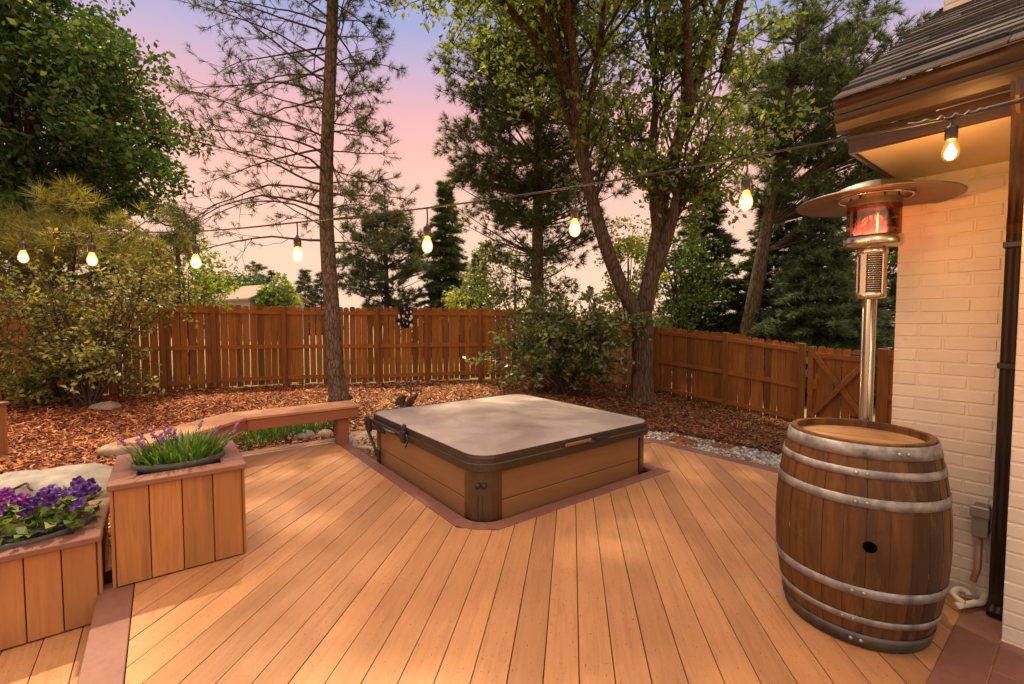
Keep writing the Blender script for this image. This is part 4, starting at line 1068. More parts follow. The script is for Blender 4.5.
# ================================================================== STRING LIGHTS
bulbs_px = [(952, 118, 1), (747, 157, 1), (575, 187, 1), (427, 208, 1), (297, 222.5, 1), (195, 231.5, 1), (91, 232, 1), (22, 231, 1)]
c0 = 1.70; pos = []
for i, (px, py, _) in enumerate(bulbs_px): pos.append(aty(px, py, c0 * (1 + .096 * i)))
ends = [aty(1055, 92, 1.62)] + pos + [aty(-70, 229, 3.05), Vector((-5.2, 3.35, 2.16))]
cable = thing('string_light_cable', 'thin dark string light cable strung across the patio', 'cable', pos[0], 0)
mb = MB(); wp = smoothpath([p - pos[0] for p in ends], 90); mb.tube(wp, .0042, 6); mb.build('wire', M['cord'], cable)
mb = MB(); pts = []
a0 = ends[0] - pos[0]
for i in range(60):
    t = i / 59; p = smoothpath([ends[0] - pos[0], Vector((0, 0, 0)), pos[1] - pos[0]], 40)
    k = t * 40 * .62; i0 = min(int(k), 39); b = p[i0].lerp(p[i0 + 1], k - i0); tight = math.exp(-((t - .8) / .15) ** 2)
    pts.append(b + Vector((0, math.cos(t * 90) * .008 * tight, .010 + math.sin(t * 90) * .009 * tight)))
mb.tube(pts, .0028, 5); mb.build('tie_wire', M['hoop'], cable)
mb = MB(); pt = Vector((-5.2, 3.35, 0)); 
ps = thing('timber_post', 'timber post outside the left photo edge carrying the string light cable', 'post', (-5.2, 3.35, -.1), 0)
mb.cbox(-.05, .05, -.05, .05, 0, 2.3, .006); mb.build('shaft', M['fence'], ps); mb = MB(); mb.ball((0, 0, 2.32), .06, 10, 7, (1, 1, .5)); mb.build('cap', M['black'], ps)
def bulbthing(label, loc, clear, sag):
    t = thing('string_light_bulb', label, 'light bulb', loc, 0, 'bulbs hanging from the string light cable')
    mb = MB(); mb.tube([(0, 0, .004), (.002, 0, -sag * .5), (0, 0, -sag)], .0035, 6); mb.build('pendant_cord', M['cord'], t)
    z = -sag; mb = MB(); mb.lathe([(0, z + .012), (.006, z + .010), (.008, z), (.017, z - .004), (.0185, z - .012), (.0185, z - .048), (.015, z - .052), (0, z - .052)], 16); mb.build('socket', M['socket'], t)
    mb = MB(); mb.lathe([(.0115, z - .050), (.014, z - .058), (.021, z - .074), (.0255, z - .092), (.0245, z - .106), (.018, z - .119), (.009, z - .1255), (0, z - .127)], 20); mb.build('glass_globe', M['bulbclear'] if clear else M['bulb'], t)
    mb = MB()
    if clear:
        for k in range(6):
            a = k * TAU / 6; mb.tube([(.003 * math.cos(a), .003 * math.sin(a), z - .065), (.010 * math.cos(a), .010 * math.sin(a), z - .095), (.004 * math.cos(a + .5), .004 * math.sin(a + .5), z - .108)], .0014, 5)
        mb.ball((0, 0, z - .092), .0065, 8, 6, (1, 1, 1.6))
    else: mb.ball((0, 0, z - .092), .0185, 12, 9, (1, 1, 1.1))
    mb.build('filament', M['filament'], t)
    l = bpy.data.lights.new('bulb_glow', 'POINT'); l.energy = 8 if clear else 11; l.color = (1, .50, .16); l.shadow_soft_size = .03; o = bpy.data.objects.new('bulb_glow', l); COL.objects.link(o); o.parent = t; o.location = (0, 0, z - .10)
lab = ['clear glass bulb with visible filament hanging by the house eave', 'glowing bulb hanging between the forked tree and the house', 'glowing bulb hanging left of the forked trunk', 'glowing bulb hanging in front of the distant pine and spruce',
       'glowing bulb just left of the tall bare pine trunk', 'glowing bulb hanging at the right edge of the left foliage', 'glowing bulb second from the left photo edge', 'glowing bulb nearest the left photo edge']
for i, p in enumerate(pos): bulbthing(lab[i], p, i == 0, [.028, .085, .09, .085, .075, .075, .07, .07][i])

# ================================================================== TREES
def trunk_mb(path, r0, r1, k=14, flare=0.0, lump=.05):
    n = len(path); rad = taper(r0, r1, n)
    if flare: rad = [r * (1 + flare * math.exp(-i * 1.1)) for i, r in enumerate(rad)]
    mb = MB(); mb.tube(path, rad, k, lump=lump); return mb

# --- the tall bare pine by the bench
def sparse_pine(label, ctrl, r0, r1, z_lo, z_hi, seed, nbr, lenf, mat_n, tuft, ndl, nl, nw, name='pine_tree', droop=-.03, mat_b='bark_pine', sub=(5, 9), brk=1.0, lowbare=.35):
    rn = random.Random(seed); base = Vector(ctrl[0]); t = thing(name, label, 'tree', base, 0)
    path = smoothpath([Vector(c) - base for c in ctrl], 26)
    trunk_mb(path, r0, r1, 16, .45).build('trunk', M[mat_b], t)
    L = Leaves(seed); tw = MB(); C = []; D = []
    for b in range(nbr):
        f = b / max(1, nbr - 1); z = z_lo + (z_hi - z_lo) * (f ** .9) + rn.uniform(-.12, .12)
        i = min(range(len(path)), key=lambda q: abs(path[q].z + base.z - z)); p0 = path[i].copy(); p0.z = z - base.z
        az = b * 2.4 + rn.uniform(-.5, .5); ln = lenf(f, az) * rn.uniform(.75, 1.15)
        d = Vector((math.cos(az), math.sin(az), rn.uniform(-.05, .38)))
        pts = wander(p0, d, ln, 8, .10, droop, rn); rr = brk * (.011 + .010 * ln)
        tw.tube(pts, taper(rr, .005, len(pts)), 6, caps=False)
        for k in range(rn.randint(*sub)):
            tt = rn.uniform(lowbare, 1); q, dq = along(pts, tt); sdv = sidedir(dq, rn.uniform(.5, 1.1), rn); sdv.z = sdv.z * .7 + .12
            sl = ln * rn.uniform(.14, .34) * (1.2 - .5 * tt); sp = wander(q, sdv, sl, 4, .16, .03, rn); tw.tube(sp, taper(.006, .0028, len(sp)), 4, caps=False)
            for _ in range(rn.randint(1, 3)):
                t3 = rn.uniform(.35, 1); q3, d3 = along(sp, t3); s3 = sidedir(d3, rn.uniform(.3, 1.0), rn); tp = wander(q3, s3, sl * rn.uniform(.25, .5), 2, .15, .06, rn); tw.tube(tp, taper(.004, .0025, 3), 3, caps=False)
                for _ in range(tuft): 
                    tq, td = along(tp, rn.uniform(.5, 1)); C.append(tq); D.append(td)
            tq, td = along(sp, 1.0); C.append(tq); D.append(td)
        tq, td = along(pts, 1.0); C.append(tq); D.append(td)
    tw.build('branches', M['twig'], t)
    L.needles([tuple(c) for c in C], [tuple(d) for d in D], ndl, nl, nw, .75); L.build('needles', M[mat_n], t)
    return t
sparse_pine('tall slim bare pine with sparse needles rising behind the bench', [aty(340, 402, 8.45), aty(336, 375, 8.45), aty(333, 330, 8.45), aty(328, 250, 8.5), aty(326, 180, 8.55), aty(331, 60, 8.6), aty(334, -80, 8.7), aty(336, -260, 8.9)], .168, .08, 2.9, 11.5, 17, 125,
            lambda f, az: (2.75 if math.cos(az) < 0 else 1.5) * (1 - .45 * f), 'needle_green', 1, 20, .115, .0075, lowbare=.25, sub=(8, 13), brk=.62)
# --- golden long-needled pine over the left fence
def clump_pine(label, base, h, crown, mat_n, seed, clumps, tufts, nk, nl, nw, name='pine_tree', r0=.14, mat_b='bark_dark', squash=.75, crad=.5, spread=.85, shell=.2, lean=(0, 0)):
    rn = random.Random(seed); rng = np.random.default_rng(seed); base = Vector(base); t = thing(name, label, 'tree', base, 0)
    path = smoothpath([Vector((0, 0, 0)), Vector((.05 + lean[0] * .4, lean[1] * .4, h * .4)), Vector((lean[0], .05 + lean[1], h))], 14); trunk_mb(path, r0, .03, 12, .3).build('trunk', M[mat_b], t)
    L = Leaves(seed); tw = MB()
    (cx, cy, cz), rx, ry, rz = crown
    for _ in range(clumps):
        d = unit(rng.normal(size=3)); p = np.array([cx, cy, cz]) + d * rng.uniform(shell, 1) ** .6 * np.array([rx, ry, rz]); pv_ = Vector(p)
        i = min(range(len(path)), key=lambda q: abs(path[q].z - (pv_.z - .35 * (pv_ - Vector((0, 0, pv_.z))).length)))
        br_ = smoothpath([path[i], path[i].lerp(pv_, .55) + Vector((0, 0, -.08)), pv_], 6); tw.tube(br_, taper(.03, .008, 7), 5, caps=False)
        C = clump_points(rng, p, crad * rng.uniform(.6, 1.2), tufts, squash); D = unit(C - p + np.array([d[0], d[1], .45]) * .25)
        for c in C[::3]: tw.tube([pv_, Vector(c)], [.006, .003], 3, caps=False)
        L.needles(C, D, nk, nl, nw, spread, shift=.15)
    tw.build('branches', M['twig'], t); L.build('needles', M[mat_n], t); return t
g = aty(70, 300, 9.3); clump_pine('golden green long needled pine leaning over the left fence', (g.x, g.y, gzf(g.x, g.y) - .05), 3.7, ((.15, -.1, 2.85), 2.45, 1.2, 1.2), 'needle_gold', 31, 75, 8, 34, .27, .011, crad=.34, spread=.95)
g = aty(174, 215, 10.3); clump_pine('small dark pine poking above the left fence beside the golden one', (g.x, g.y, -.1), 3.7, ((.12, -.1, 3.65), .65, .5, .6), 'needle_green', 33, 13, 9, 30, .22, .010, r0=.07, crad=.28, spread=.9)
# --- broadleaf trees built of leaf clumps on limbs
def clump_tree(label, base, h_trunk, r0, crown, clumps, crad, per, size, mat, seed, name='broadleaf_tree', shell=.35, aspect=.6, mat_b='bark_dark', limbs=22, droop=.35, cat='tree', flat=.2, zmin=None, lean=(0, 0), group=None):
    rn = random.Random(seed); base = Vector(base); t = thing(name, label, cat, base, 0, group)
    L = Leaves(seed); cs = ellipsoid_crown(L, crown[0], crown[1], crown[2], crown[3], clumps, crad, per, size, shell, aspect, droop, zmin, flat)
    top = Vector((crown[0][0] * .6 + lean[0], crown[0][1] * .6 + lean[1], crown[0][2] + crown[3] * .5)); path = smoothpath([Vector((0, 0, 0)), Vector((lean[0] * .3, lean[1] * .3, h_trunk)), top], 12)
    if h_trunk > 0: trunk_mb(path, r0, r0 * .15, 12, .3).build('trunk', M[mat_b], t)
    tw = MB()
    for c in cs[:limbs]:
        c = Vector(c); s = path[rn.randint(2, 8)] if h_trunk > 0 else Vector((rn.gauss(0, .08), rn.gauss(0, .08), 0)); mid = s.lerp(c, .5) + Vector((0, 0, .12 * (c - s).length)); bp_ = smoothpath([s, mid, c], 7); tw.tube(bp_, taper(max(.012, r0 * .3), .008, 8), 6, caps=False)
        for _ in range(2):
            q = Vector(cs[rn.randrange(len(cs))]); 
            if (q - c).length < crown[1] * .7: tw.tube(smoothpath([bp_[5], bp_[5].lerp(q, .5) + Vector((0, 0, .05)), q], 4), taper(max(.008, r0 * .12), .005, 5), 4, caps=False)
    tw.build('branches', M['twig'] if h_trunk == 0 else M[mat_b], t); L.build('leaves', M[mat], t); return t
mp = aty(40, 320, 12.5)
clump_tree('huge dark green broadleaf tree filling the upper left corner', (mp.x, mp.y, -.3), 3.6, .3, ((-1.5, 0, 7.3), 5.2, 4.2, 4.4), 560, .70, 175, .155, 'leaf_maple', 41, limbs=60, shell=.35)
sh = aty(92, 407, 7.7)
def shrub(label, base, stems, h, spread, leaves, size, mat, seed, name='leafy_shrub', aspect=.55, flat=0.1, arch=.0, zlow=.15):
    rn = random.Random(seed); base = Vector(base); t = thing(name, label, 'shrub', base, 0); tw = MB(); L = Leaves(seed); C = []
    for s in range(stems):
        a = TAU * s / stems + rn.uniform(-.3, .3); lean = rn.uniform(.12, 1.0) * spread; d = Vector((math.cos(a) * lean, math.sin(a) * lean * .55, h * rn.uniform(.75, 1.05)))
        pts = wander((rn.gauss(0, .07), rn.gauss(0, .05), -.02), d, d.length * rn.uniform(.8, 1.1), 9, .10, -.015 - arch, rn); tw.tube(pts, taper(.022, .006, 10), 5, caps=False)
        for b in range(9):
            f = rn.uniform(.22, 1); q, dq = along(pts, f); sd_ = sidedir(dq, rn.uniform(.5, 1.3), rn); sp = wander(q, sd_, h * rn.uniform(.16, .36), 5, .16, -.02, rn); tw.tube(sp, taper(.009, .003, 6), 4, caps=False)
            for c in range(4):
                q2, d2 = along(sp, rn.uniform(.2, 1)); s2 = wander(q2, sidedir(d2, rn.uniform(.4, 1.1), rn), h * rn.uniform(.06, .16), 3, .15, -.02, rn); tw.tube(s2, taper(.004, .002, 4), 3, caps=False)
                for k in range(leaves):
                    p, _ = along(s2, rn.uniform(0, 1)); 
                    if p.z > zlow * rn.uniform(.3, 1.2): C.append((p.x + rn.gauss(0, .025), p.y + rn.gauss(0, .025), p.z + rn.gauss(0, .02)))
    tw.build('stems', M['twig'], t); L.leaves(C, size, aspect, .15, .35, flat=flat); L.build('leaves', M[mat], t); return t
shrub('airy olive green shrub with thin stems before the left fence', (sh.x, sh.y, gzf(sh.x, sh.y)), 26, 2.5, 1.9, 8, .070, 'leaf_shrub', 51)
b2 = aty(40, 405, 7.5); shrub('low pale leaved shrub left of the airy shrub', (b2.x, b2.y, gzf(b2.x, b2.y)), 11, .85, .9, 8, .075, 'leaf_shrub', 52, arch=.04)
b3 = aty(566, 392, 9.7); shrub('rounded dense green bush before the back fence left of the forked tree', (b3.x, b3.y, gzf(b3.x, b3.y)), 34, 2.05, 1.75, 11, .095, 'leaf_bush', 53, arch=.035, zlow=.1)
b4 = aty(500, 318, 10.1); 

# --- forked tree
FT = Vector((2.73, 9.6, 0)); FT.z = gzf(FT.x, FT.y)
def forked():
    rn = random.Random(61); t = thing('forked_tree', 'large forked tree with two main trunks and light green leaves', 'tree', FT, 0); Yd = 9.6
    def P_(px, py, dy=0): return aty(px, py, Yd + dy) - FT
    mb = MB(); path = smoothpath([Vector((0, 0, -.1)), P_(642, 370), P_(643, 335), P_(640, 312)], 10); mb.tube(path, [.37, .27, .235, .22, .215, .215, .215, .22, .225, .23, .22], 18, lump=.06)
    for a in range(7):                                        # root flare
        an = a * TAU / 7 + .3; e = Vector((math.cos(an) * .52, math.sin(an) * .4, -.12)); mb.tube(smoothpath([Vector((math.cos(an) * .1, math.sin(an) * .1, .42)), Vector((math.cos(an) * .25, math.sin(an) * .2, .1)), e], 5), [.12, .11, .09, .07, .05, .02], 7, lump=.08)
    mb.build('trunk', M['bark_grey'], t)
    stems = [([P_(640, 318), P_(622, 288), P_(604, 240), P_(590, 190), P_(577, 120), P_(570, 40, .1), P_(566, -60, .2), P_(556, -220, .3)], .165, .07),
             ([P_(642, 318), P_(652, 270), P_(660, 225, .1), P_(664, 185, .1), P_(682, 130), P_(700, 70, -.1), P_(722, 0, -.2), P_(745, -90, -.3), P_(760, -220, -.3)], .19, .06),
             ([P_(658, 240, .1), P_(654, 200, .25), P_(652, 150, .3), P_(656, 90, .3), P_(648, 20, .3), P_(640, -90, .4)], .115, .04),
             ([P_(650, 285, 0), P_(668, 235, -.2), P_(676, 200, -.3), P_(679, 190, -.3)], .14, .07),
             ([P_(584, 170), P_(566, 110, .3), P_(552, 50, .4), P_(535, -20, .4), P_(520, -120, .5)], .09, .04),
             ([P_(580, 140), P_(596, 70, -.3), P_(604, 0, -.4), P_(612, -90, -.4)], .085, .04)]
    paths = []
    for c, ra, rb in stems:
        p = smoothpath(c, 22); s = MB(); s.tube(p, taper(ra, rb, 23), 14, lump=.04); s.build('limb', M['bark_grey'], t); paths.append((p, ra))
    for (sx, sy, sz), (mx, my, mz), (ex, ey, ez) in [((1.3, 9.6, 6.0), (.2, 8.4, 7.6), (-1.6, 6.6, 8.0)), ((1.4, 9.5, 5.4), (.9, 8.2, 7.4), (-.2, 5.6, 8.6)), ((3.6, 9.4, 5.6), (2.9, 8.0, 7.4), (1.6, 5.8, 8.2)),  # unseen forward limbs, added to throw dappled shade on the deck
                                                    ((1.2, 9.7, 6.4), (-.8, 8.8, 8.0), (-3.6, 7.4, 8.6)), ((4.2, 9.3, 6.4), (4.0, 7.8, 7.8), (3.4, 6.2, 8.4)), ((1.3, 9.6, 6.8), (.0, 7.6, 8.8), (-2.6, 5.4, 9.6))]:
        p = smoothpath([Vector(v) - FT for v in ((sx, sy, sz), (mx, my, mz), (ex, ey, ez))], 22); s = MB(); s.tube(p, taper(.09, .03, 23), 10, lump=.04); s.build('limb', M['bark_grey'], t); paths.append((p, .11))
    tw = MB(); L = Leaves(62); C = []
    for p, ra in paths:
        nb = 26 if len(p) > 10 and ra > .1 else 16
        for b in range(nb):
            f = rn.uniform(.34, 1); q, dq = along(p, f)
            if q.z < 2.6: continue
            sdv = sidedir(dq, rn.uniform(.5, 1.15), rn); ln = rn.uniform(1.0, 2.5); sp = wander(q, sdv, ln, 8, .12, .015, rn); tw.tube(sp, taper(.032, .008, 9), 5, caps=False)
            for c in range(9):
                q2, d2 = along(sp, rn.uniform(.25, 1)); l2 = rn.uniform(.35, .9); s2 = wander(q2, sidedir(d2, rn.uniform(.4, 1.1), rn), l2, 5, .15, -.03, rn); tw.tube(s2, taper(.011, .004, 6), 4, caps=False)
                for k in range(rn.randint(9, 20)):
                    z, _ = along(s2, rn.uniform(.15, 1)); C.append((z.x + rn.gauss(0, .07), z.y + rn.gauss(0, .07), z.z + rn.gauss(0, .06)))
    # hanging outer sprays on the left of the crown
    for px, py in ((430, 20), (445, 50), (436, 75), (455, 15), (470, 40), (500, 20), (735, 15), (762, 30), (700, 150)):
        e = P_(px, py, rn.uniform(-.6, .6)); s = along(paths[4][0] if px < 600 else paths[1][0], .8)[0]; sp = smoothpath([s, s.lerp(e, .6) + Vector((0, 0, .35)), e], 9); tw.tube(sp, taper(.02, .006, 10), 4, caps=False)
        for k in range(70):
            z, _ = along(sp, rn.uniform(.45, 1)); C.append((z.x + rn.gauss(0, .10), z.y + rn.gauss(0, .10), z.z + rn.gauss(0, .09) - .04))
    tw.build('branches', M['bark_dark'], t); L.leaves(C, .125, .5, .35, .35); L.build('leaves', M['leaf_light'], t)
forked()

# --- conifers with layered whorls
def conifer(label, base, h, rad, mat_n, seed, whorls, per, nk, nl, nw, name='spruce_tree', z0=.6, r0=.16, power=.9, mat_b='bark_dark', droop=-.05, up=.15, dens=1.0, lean=(0, 0), gap=.0, group=None, inner=.12, top_r=.12):
    rn = random.Random(seed); base = Vector(base); t = thing(name, label, 'tree', base, 0, group); tip = Vector((lean[0], lean[1], h)); path = smoothpath([Vector((0, 0, 0)), Vector((lean[0] * .35, lean[1] * .35, h * .4)), tip], 16)
    trunk_mb(path, r0, .02, 10, .25).build('trunk', M[mat_b], t); tw = MB(); L = Leaves(seed); C = []; D = []
    for wv in range(whorls):
        f = wv / (whorls - 1); z = z0 + (h - z0) * f; x = z / h * 16; i = min(int(x), 15); p0 = path[i].lerp(path[i + 1], x - i); R_ = rad * ((1 - f) ** power * (1 - top_r) + top_r)
        for b in range(per):
            if rn.random() < gap: continue
            az = b * TAU / per + wv * 1.1 + rn.uniform(-.3, .3); ln = R_ * rn.uniform(.62, 1.12); d = Vector((math.cos(az), math.sin(az), up * rn.uniform(-.6, 1.6))); pts = wander(p0 + Vector((0, 0, rn.uniform(-.6, .6) * (h - z0) / whorls)), d, ln, 6, .07, droop, rn); tw.tube(pts, taper(.012 + .008 * ln, .004, 7), 4, caps=False)
            n = int((5 + ln * 9) * dens)
            for k in range(n):
                tt = rn.uniform(inner, 1) ** .75; q, dq = along(pts, tt); side_ = Vector((-dq.y, dq.x, 0)) * rn.choice((-1, 1)); wd = ln * .30 * (1.05 - tt) + .06; o = rn.uniform(0, 1)
                C.append(q + side_ * wd * o + Vector((rn.gauss(0, .03), rn.gauss(0, .03), rn.gauss(0, .035) - .06 * o))); D.append((dq * (1 - .45 * o) + side_ * o * .8 + Vector((0, 0, rn.uniform(-.1, .3)))).normalized())
    tw.build('branches', M['twig'], t); L.needles([tuple(c) for c in C], [tuple(d) for d in D], nk, nl, nw, .42); L.build('needles', M[mat_n], t); return t

def at_base(px, Y, z=-.35): v = aty(px, 330, Y); return (v.x, v.y, z)
clump_pine('tall full pine directly behind the back fence left of the forked tree', at_base(536, 13.6), 13.8, ((0, 0, 7.7), 2.75, 2.2, 5.3), 'needle_green', 71, 420, 15, 22, .21, .017, r0=.25, mat_b='bark_pine', crad=.45, squash=.55, spread=.8)
clump_pine('dark leaning pine behind the gate with dense high crown', at_base(738, 14.5, -.8), 13.2, ((2.5, 0, 8.7), 3.1, 2.3, 3.9), 'needle_dark', 72, 330, 15, 24, .24, .020, r0=.30, mat_b='bark_grey', crad=.40, squash=.55, spread=.8, lean=(2.0, 0))
conifer('broad dark spruce behind the gate nearest the house', at_base(818, 13.8, -.9), 5.6, 2.9, 'needle_blue', 73, 28, 12, 16, .20, .030, z0=.4, dens=1.6, gap=.08, droop=-.03)
conifer('dark spruce behind the right fence beside the leaning trunk', at_base(775, 16.5, -.9), 7.0, 3.1, 'needle_dark', 74, 27, 12, 16, .20, .032, z0=.4, dens=1.6, gap=.08, droop=-.03)
conifer('dark spruce right behind the fence between forked tree and leaning pine', at_base(703, 17, -.8), 7.2, 2.7, 'needle_dark', 75, 26, 11, 15, .20, .032, z0=.6, dens=1.6, gap=.10, droop=-.03)
conifer('tall dark spruce behind the house corner', at_base(880, 17, -.9), 8.5, 3.1, 'needle_dark', 76, 26, 10, 15, .21, .030, z0=.4, dens=1.3, gap=.15, droop=-.03)
clump_pine('blue green pine with open branches far behind the back fence', at_base(386, 22, -.5), 8.2, ((0, 0, 4.7), 2.35, 1.8, 3.4), 'needle_far', 77, 190, 12, 18, .27, .03, r0=.2, crad=.40, squash=.6)
conifer('narrow dark spruce right of the distant open pine', at_base(446, 23, -.5), 8.6, 2.25, 'needle_dark', 78, 28, 11, 15, .24, .036, z0=.4, dens=1.7, gap=.1)
conifer('small blue spruce between the distant pine and the full pine', at_base(478, 27, -.5), 5.8, 1.6, 'needle_blue', 79, 22, 9, 14, .26, .036, z0=.4, dens=1.4)
for k, (px, top, Y_, rr_, lbl) in enumerate([(273, 272, 62, 2.3, 'small distant spruce behind the pale roof'), (306, 271, 58, 3.2, 'round topped distant spruce right of the pale roof'), (322, 274, 60, 3.0, 'distant spruce close beside the bare pine trunk'), (258, 264, 66, 5.0, 'tall dark distant conifer rising behind the pale roof ridge')]):
    hh = aty(px, top, Y_).z + .5; conifer(lbl, at_base(px, Y_, -.5), hh, rr_, 'needle_far', 90 + k, 16, 7, 8, .55, .07, z0=.4, dens=.75, power=.8, group='distant trees behind the houses')
for k, (px, top, Y_, rx_, mat_, lbl) in enumerate([(232, 270, 60, 5.0, 'leaf_maple', 'rounded distant green tree left of the pale roof'), (205, 280, 56, 4.5, 'leaf_maple', 'lower distant tree next to the left foliage'), (277, 279, 42, 2.0, 'leaf_light', 'small bright green tree in front of the pale roof')]):
    hh = aty(px, top, Y_).z + .5; b_ = at_base(px, Y_, -.5); clump_tree(lbl, b_, hh * .3, .18, ((0, 0, hh * .58), rx_, rx_ * .8, hh * .42), 46, rx_ * .30, 60, .42, mat_, 100 + k, limbs=8, group='distant trees behind the houses')
yb = at_base(628, 12.9, -.4); clump_tree('bright yellow green sapling seen through the fork of the tree', yb, 1.2, .06, ((0, 0, 3.3), .95, .9, 1.9), 60, .34, 60, .10, 'leaf_yellow', 110, limbs=14, name='sapling')
yb = at_base(462, 14.2, -.4); clump_tree('small yellow green sapling over the back fence left of the bush', yb, .9, .05, ((0, 0, 2.2), .55, .5, .75), 26, .26, 46, .085, 'leaf_yellow', 111, limbs=10, name='sapling')
yb = at_base(515, 15.5, -.4); clump_tree('olive undergrowth tree behind the back fence and the green bush', yb, 1.2, .08, ((0, 0, 2.9), 2.3, 1.4, 1.9), 95, .42, 60, .12, 'leaf_bush', 112, limbs=16)
yb = at_base(680, 15.2, -.6); clump_tree('green broadleaf tree behind the right fence beside the fork', yb, 1.4, .1, ((0, 0, 3.4), 1.5, 1.3, 2.0), 75, .4, 55, .12, 'leaf_maple', 113, limbs=16)
yb = at_base(190, 12.6, -.4); clump_tree('yellow green tree behind the left fence below the huge one', yb, 1.3, .1, ((-.4, 0, 3.0), 1.7, 1.3, 1.55), 85, .42, 55, .12, 'leaf_light', 114, limbs=18)
yb = at_base(20, 12.0, -.4); clump_tree('shaded green tree behind the left fence at the photo edge', yb, 1.0, .1, ((-.2, 0, 2.2), 1.5, 1.3, 1.4), 60, .42, 50, .12, 'leaf_maple', 115, limbs=14)

# ================================================================== FAR HOUSES, ORNAMENTS
def far_house(label, px, y_ridge, y_eave, Y_, w, d, rot, seed):
    e = aty(px, y_eave, Y_); rz = aty(px, y_ridge, Y_).z; t = thing('distant_house', label, 'house', (e.x, e.y, -.5), rot, 'distant houses beyond the fence'); h = e.z + .5; rh = rz + .5
    mb = MB(); mb.box(-w / 2, w / 2, -d / 2, d / 2, 0, h); mb.add([(-w / 2, -d / 2, h), (-w / 2, d / 2, h), (-w / 2, 0, rh - .1)], [(0, 1, 2)]); mb.add([(w / 2, -d / 2, h), (w / 2, d / 2, h), (w / 2, 0, rh - .1)], [(2, 1, 0)]); mb.build('wall', M['farwall'], t)
    mb = MB(); o = .5
    for s in (-1, 1):
        vs = [(-w / 2 - o, s * (d / 2 + o), h - .25), (w / 2 + o, s * (d / 2 + o), h - .25), (w / 2 + o, 0, rh), (-w / 2 - o, 0, rh)]; vs += [(x, y, z + .15) for x, y, z in vs]
        mb.add(vs, [(0, 1, 2, 3), (7, 6, 5, 4), (0, 4, 5, 1), (1, 5, 6, 2), (2, 6, 7, 3), (3, 7, 4, 0)])
    mb.build('roof', M['farroof'], t)
    mb = MB(); mb.box(-w * .3, -w * .15, -d / 2 - .03, -d / 2 + .02, h * .4, h * .75); mb.box(w * .1, w * .28, -d / 2 - .03, -d / 2 + .02, h * .4, h * .75); mb.build('window', M['glassdark'], t)
    return t
far_house('distant house with pale tan gabled roof seen above the back fence', 262, 286.5, 299.5, 45, 5.0, 5.6, R(-28), 1)
far_house('distant low roof left of the gabled house above the fence', 214, 295, 301, 50, 6, 6, R(5), 2)
far_house('distant pale house glimpsed behind the right fence by the forked tree', 672, 306, 316, 34, 6.5, 6, R(10), 3)

oc = aty(405, 316, 10.62); on_ = thing('hanging_ornament', 'dark brown leafy ornament with white spots hanging on the back fence', 'garden ornament', oc, 0)
rn = random.Random(5); mb = MB(); wh = MB()
for k in range(34):
    c = Vector((rn.gauss(0, .09) + .02, -.06 + rn.uniform(-.05, .03), rn.uniform(-.28, .26))); c.x *= 1.25 - abs(c.z + .05) * 1.5
    d = Vector((rn.gauss(0, 1), rn.gauss(0, .5), rn.gauss(0, 1))).normalized(); L_l = rn.uniform(.10, .17); s = d.cross(Vector((0, 1, 0.2))).normalized() * L_l * .32
    mb.add([c - d * L_l, c + s - Vector((0, .02, 0)), c + d * L_l, c - s + Vector((0, .02, 0)), c + Vector((0, -.03, 0))], [(0, 1, 4), (1, 2, 4), (2, 3, 4), (3, 0, 4)])
    if k % 2 == 0: wh.ball(Vector((.03 + rn.uniform(-.15, .15), -.10, -.03 + rn.uniform(-.2, .22))), rn.uniform(.022, .036), 7, 5, (1, .4, 1.25))
mb.ball((.03, -.03, -.03), .17, 12, 9, (.95, .25, 1.45), .18); mb.build('leaf_cluster', M['ornament'], on_); wh.build('white_spots', M['white'], on_)
mb = MB(); mb.tube([(0, .0, .16), (0, .03, .30)], .006, 6); mb.build('hook', M['black'], on_)
dw = atz(405, 408, -.03); dwt = thing('driftwood_stump', 'dark gnarled stump with a thin stake in the mulch behind the tub', 'stump', dw, 0)
mb = MB(); mb.tube(smoothpath([(-.06, 0, -.05), (-.07, 0, .12), (-.02, .02, .22)], 7), [.10, .09, .085, .08, .075, .07, .06, .04], 9, lump=.2); mb.tube(smoothpath([(0, 0, .0), (.1, -.02, .12), (.22, 0, .24)], 6), [.08, .07, .065, .06, .05, .04, .02], 8, lump=.2); mb.build('wood', M['drift'], dwt)
mb = MB(); mb.tube([(.08, .03, -.05), (.11, .03, .48)], .011, 6); mb.build('stake', M['black'], dwt)

# ================================================================== LIGHT
SUN_EL, SUN_AZ = 59, 24          # azimuth measured from +Y towards -X (the sun stands behind the trees)
w = bpy.data.worlds.new('World'); scene.world = w; w.use_nodes = True; nt = w.node_tree; nt.nodes.clear()
tc = nt.nodes.new('ShaderNodeTexCoord'); sp = nt.nodes.new('ShaderNodeSeparateXYZ'); lk(nt, tc.outputs['Generated'], sp.inputs[0])
nz = nt.nodes.new('ShaderNodeTexNoise'); nz.inputs['Scale'].default_value = 1.6; nz.inputs['Detail'].default_value = 4; lk(nt, tc.outputs['Generated'], nz.inputs['Vector'])
el = math_(nt, 'ADD', sp.outputs[2], math_(nt, 'MULTIPLY', math_(nt, 'SUBTRACT', nz.outputs['Fac'], .5), .11))
el = math_(nt, 'ADD', el, math_(nt, 'MULTIPLY', math_(nt, 'ABSOLUTE', sp.outputs[0]), .10))
c = ramp(nt, el, [(0, (.88, .56, .38)), (.2, (.88, .52, .36)), (.35, (.86, .44, .35)), (.43, (.74, .38, .37)), (.50, (.50, .36, .48)), (.56, (.31, .32, .54)), (1, (.21, .25, .44))])
sky = nt.nodes.new('ShaderNodeTexSky'); sky.sky_type = 'NISHITA'; sky.sun_disc = False; sky.sun_elevation = R(SUN_EL); sky.sun_rotation = R(-SUN_AZ)
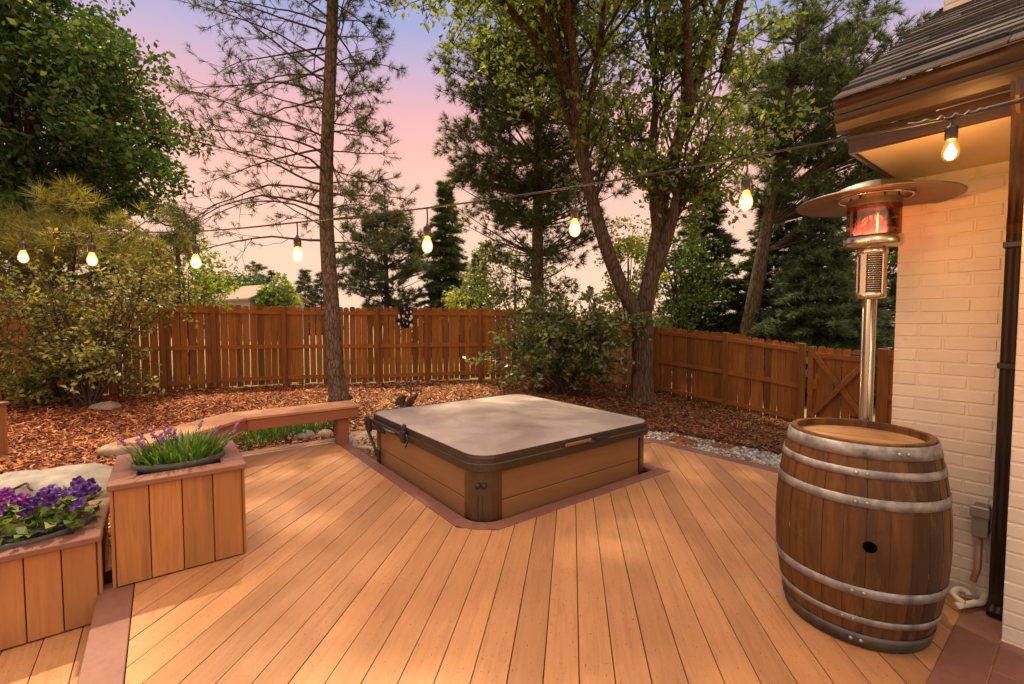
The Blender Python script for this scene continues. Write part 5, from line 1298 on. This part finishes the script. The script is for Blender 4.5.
skyc = mix(nt, 1.0, sky.outputs[0], (.06, .06, .06), 'MULTIPLY')
c = mix(nt, .12, c, skyc)
bg = nt.nodes.new('ShaderNodeBackground'); lk(nt, c, bg.inputs[0]); 
def mapr(v, a, b, c_, d):
    n = nt.nodes.new('ShaderNodeMapRange'); n.interpolation_type = 'SMOOTHSTEP'; lk(nt, v, n.inputs[0])
    for i, q in enumerate((a, b, c_, d)): n.inputs[1 + i].default_value = q
    return n.outputs[0]
# sky brightened overhead and behind the viewpoint, added as fill light
top_fill = mapr(sp.outputs[2], .60, .80, 0, 1); rear_fill = mapr(math_(nt, 'MULTIPLY', sp.outputs[1], -1.0), .0, .7, 0, 1)
cc = mix(nt, top_fill, c, (.80, .66, .55)); cc = mix(nt, rear_fill, cc, (.78, .60, .47)); lk(nt, cc, bg.inputs[0])
lk(nt, math_(nt, 'ADD', 1.0, math_(nt, 'ADD', math_(nt, 'MULTIPLY', top_fill, .75), math_(nt, 'MULTIPLY', rear_fill, .12))), bg.inputs[1])
o = nt.nodes.new('ShaderNodeOutputWorld'); lk(nt, bg.outputs[0], o.inputs[0])
sl = bpy.data.lights.new('sun', 'SUN'); sl.energy = 4.9; sl.angle = R(1.6); sl.color = (1.0, .78, .50); so = bpy.data.objects.new('sun', sl); COL.objects.link(so)
az = R(SUN_AZ); sd = Vector((-math.sin(az) * math.cos(R(SUN_EL)), math.cos(az) * math.cos(R(SUN_EL)), math.sin(R(SUN_EL))))
so.rotation_euler = sd.to_track_quat('Z', 'Y').to_euler()

scene.view_settings.view_transform = 'Standard'; scene.view_settings.look = 'None'; scene.view_settings.gamma = 1; scene.view_settings.exposure = 0.5
scene.cycles.max_bounces = 8; scene.cycles.diffuse_bounces = 3; scene.cycles.glossy_bounces = 3; scene.cycles.transmission_bounces = 4; scene.cycles.transparent_max_bounces = 12
scene.cycles.caustics_reflective = False; scene.cycles.caustics_refractive = False; scene.cycles.sample_clamp_indirect = 6
try: scene.cycles.use_denoising = True
except Exception: pass
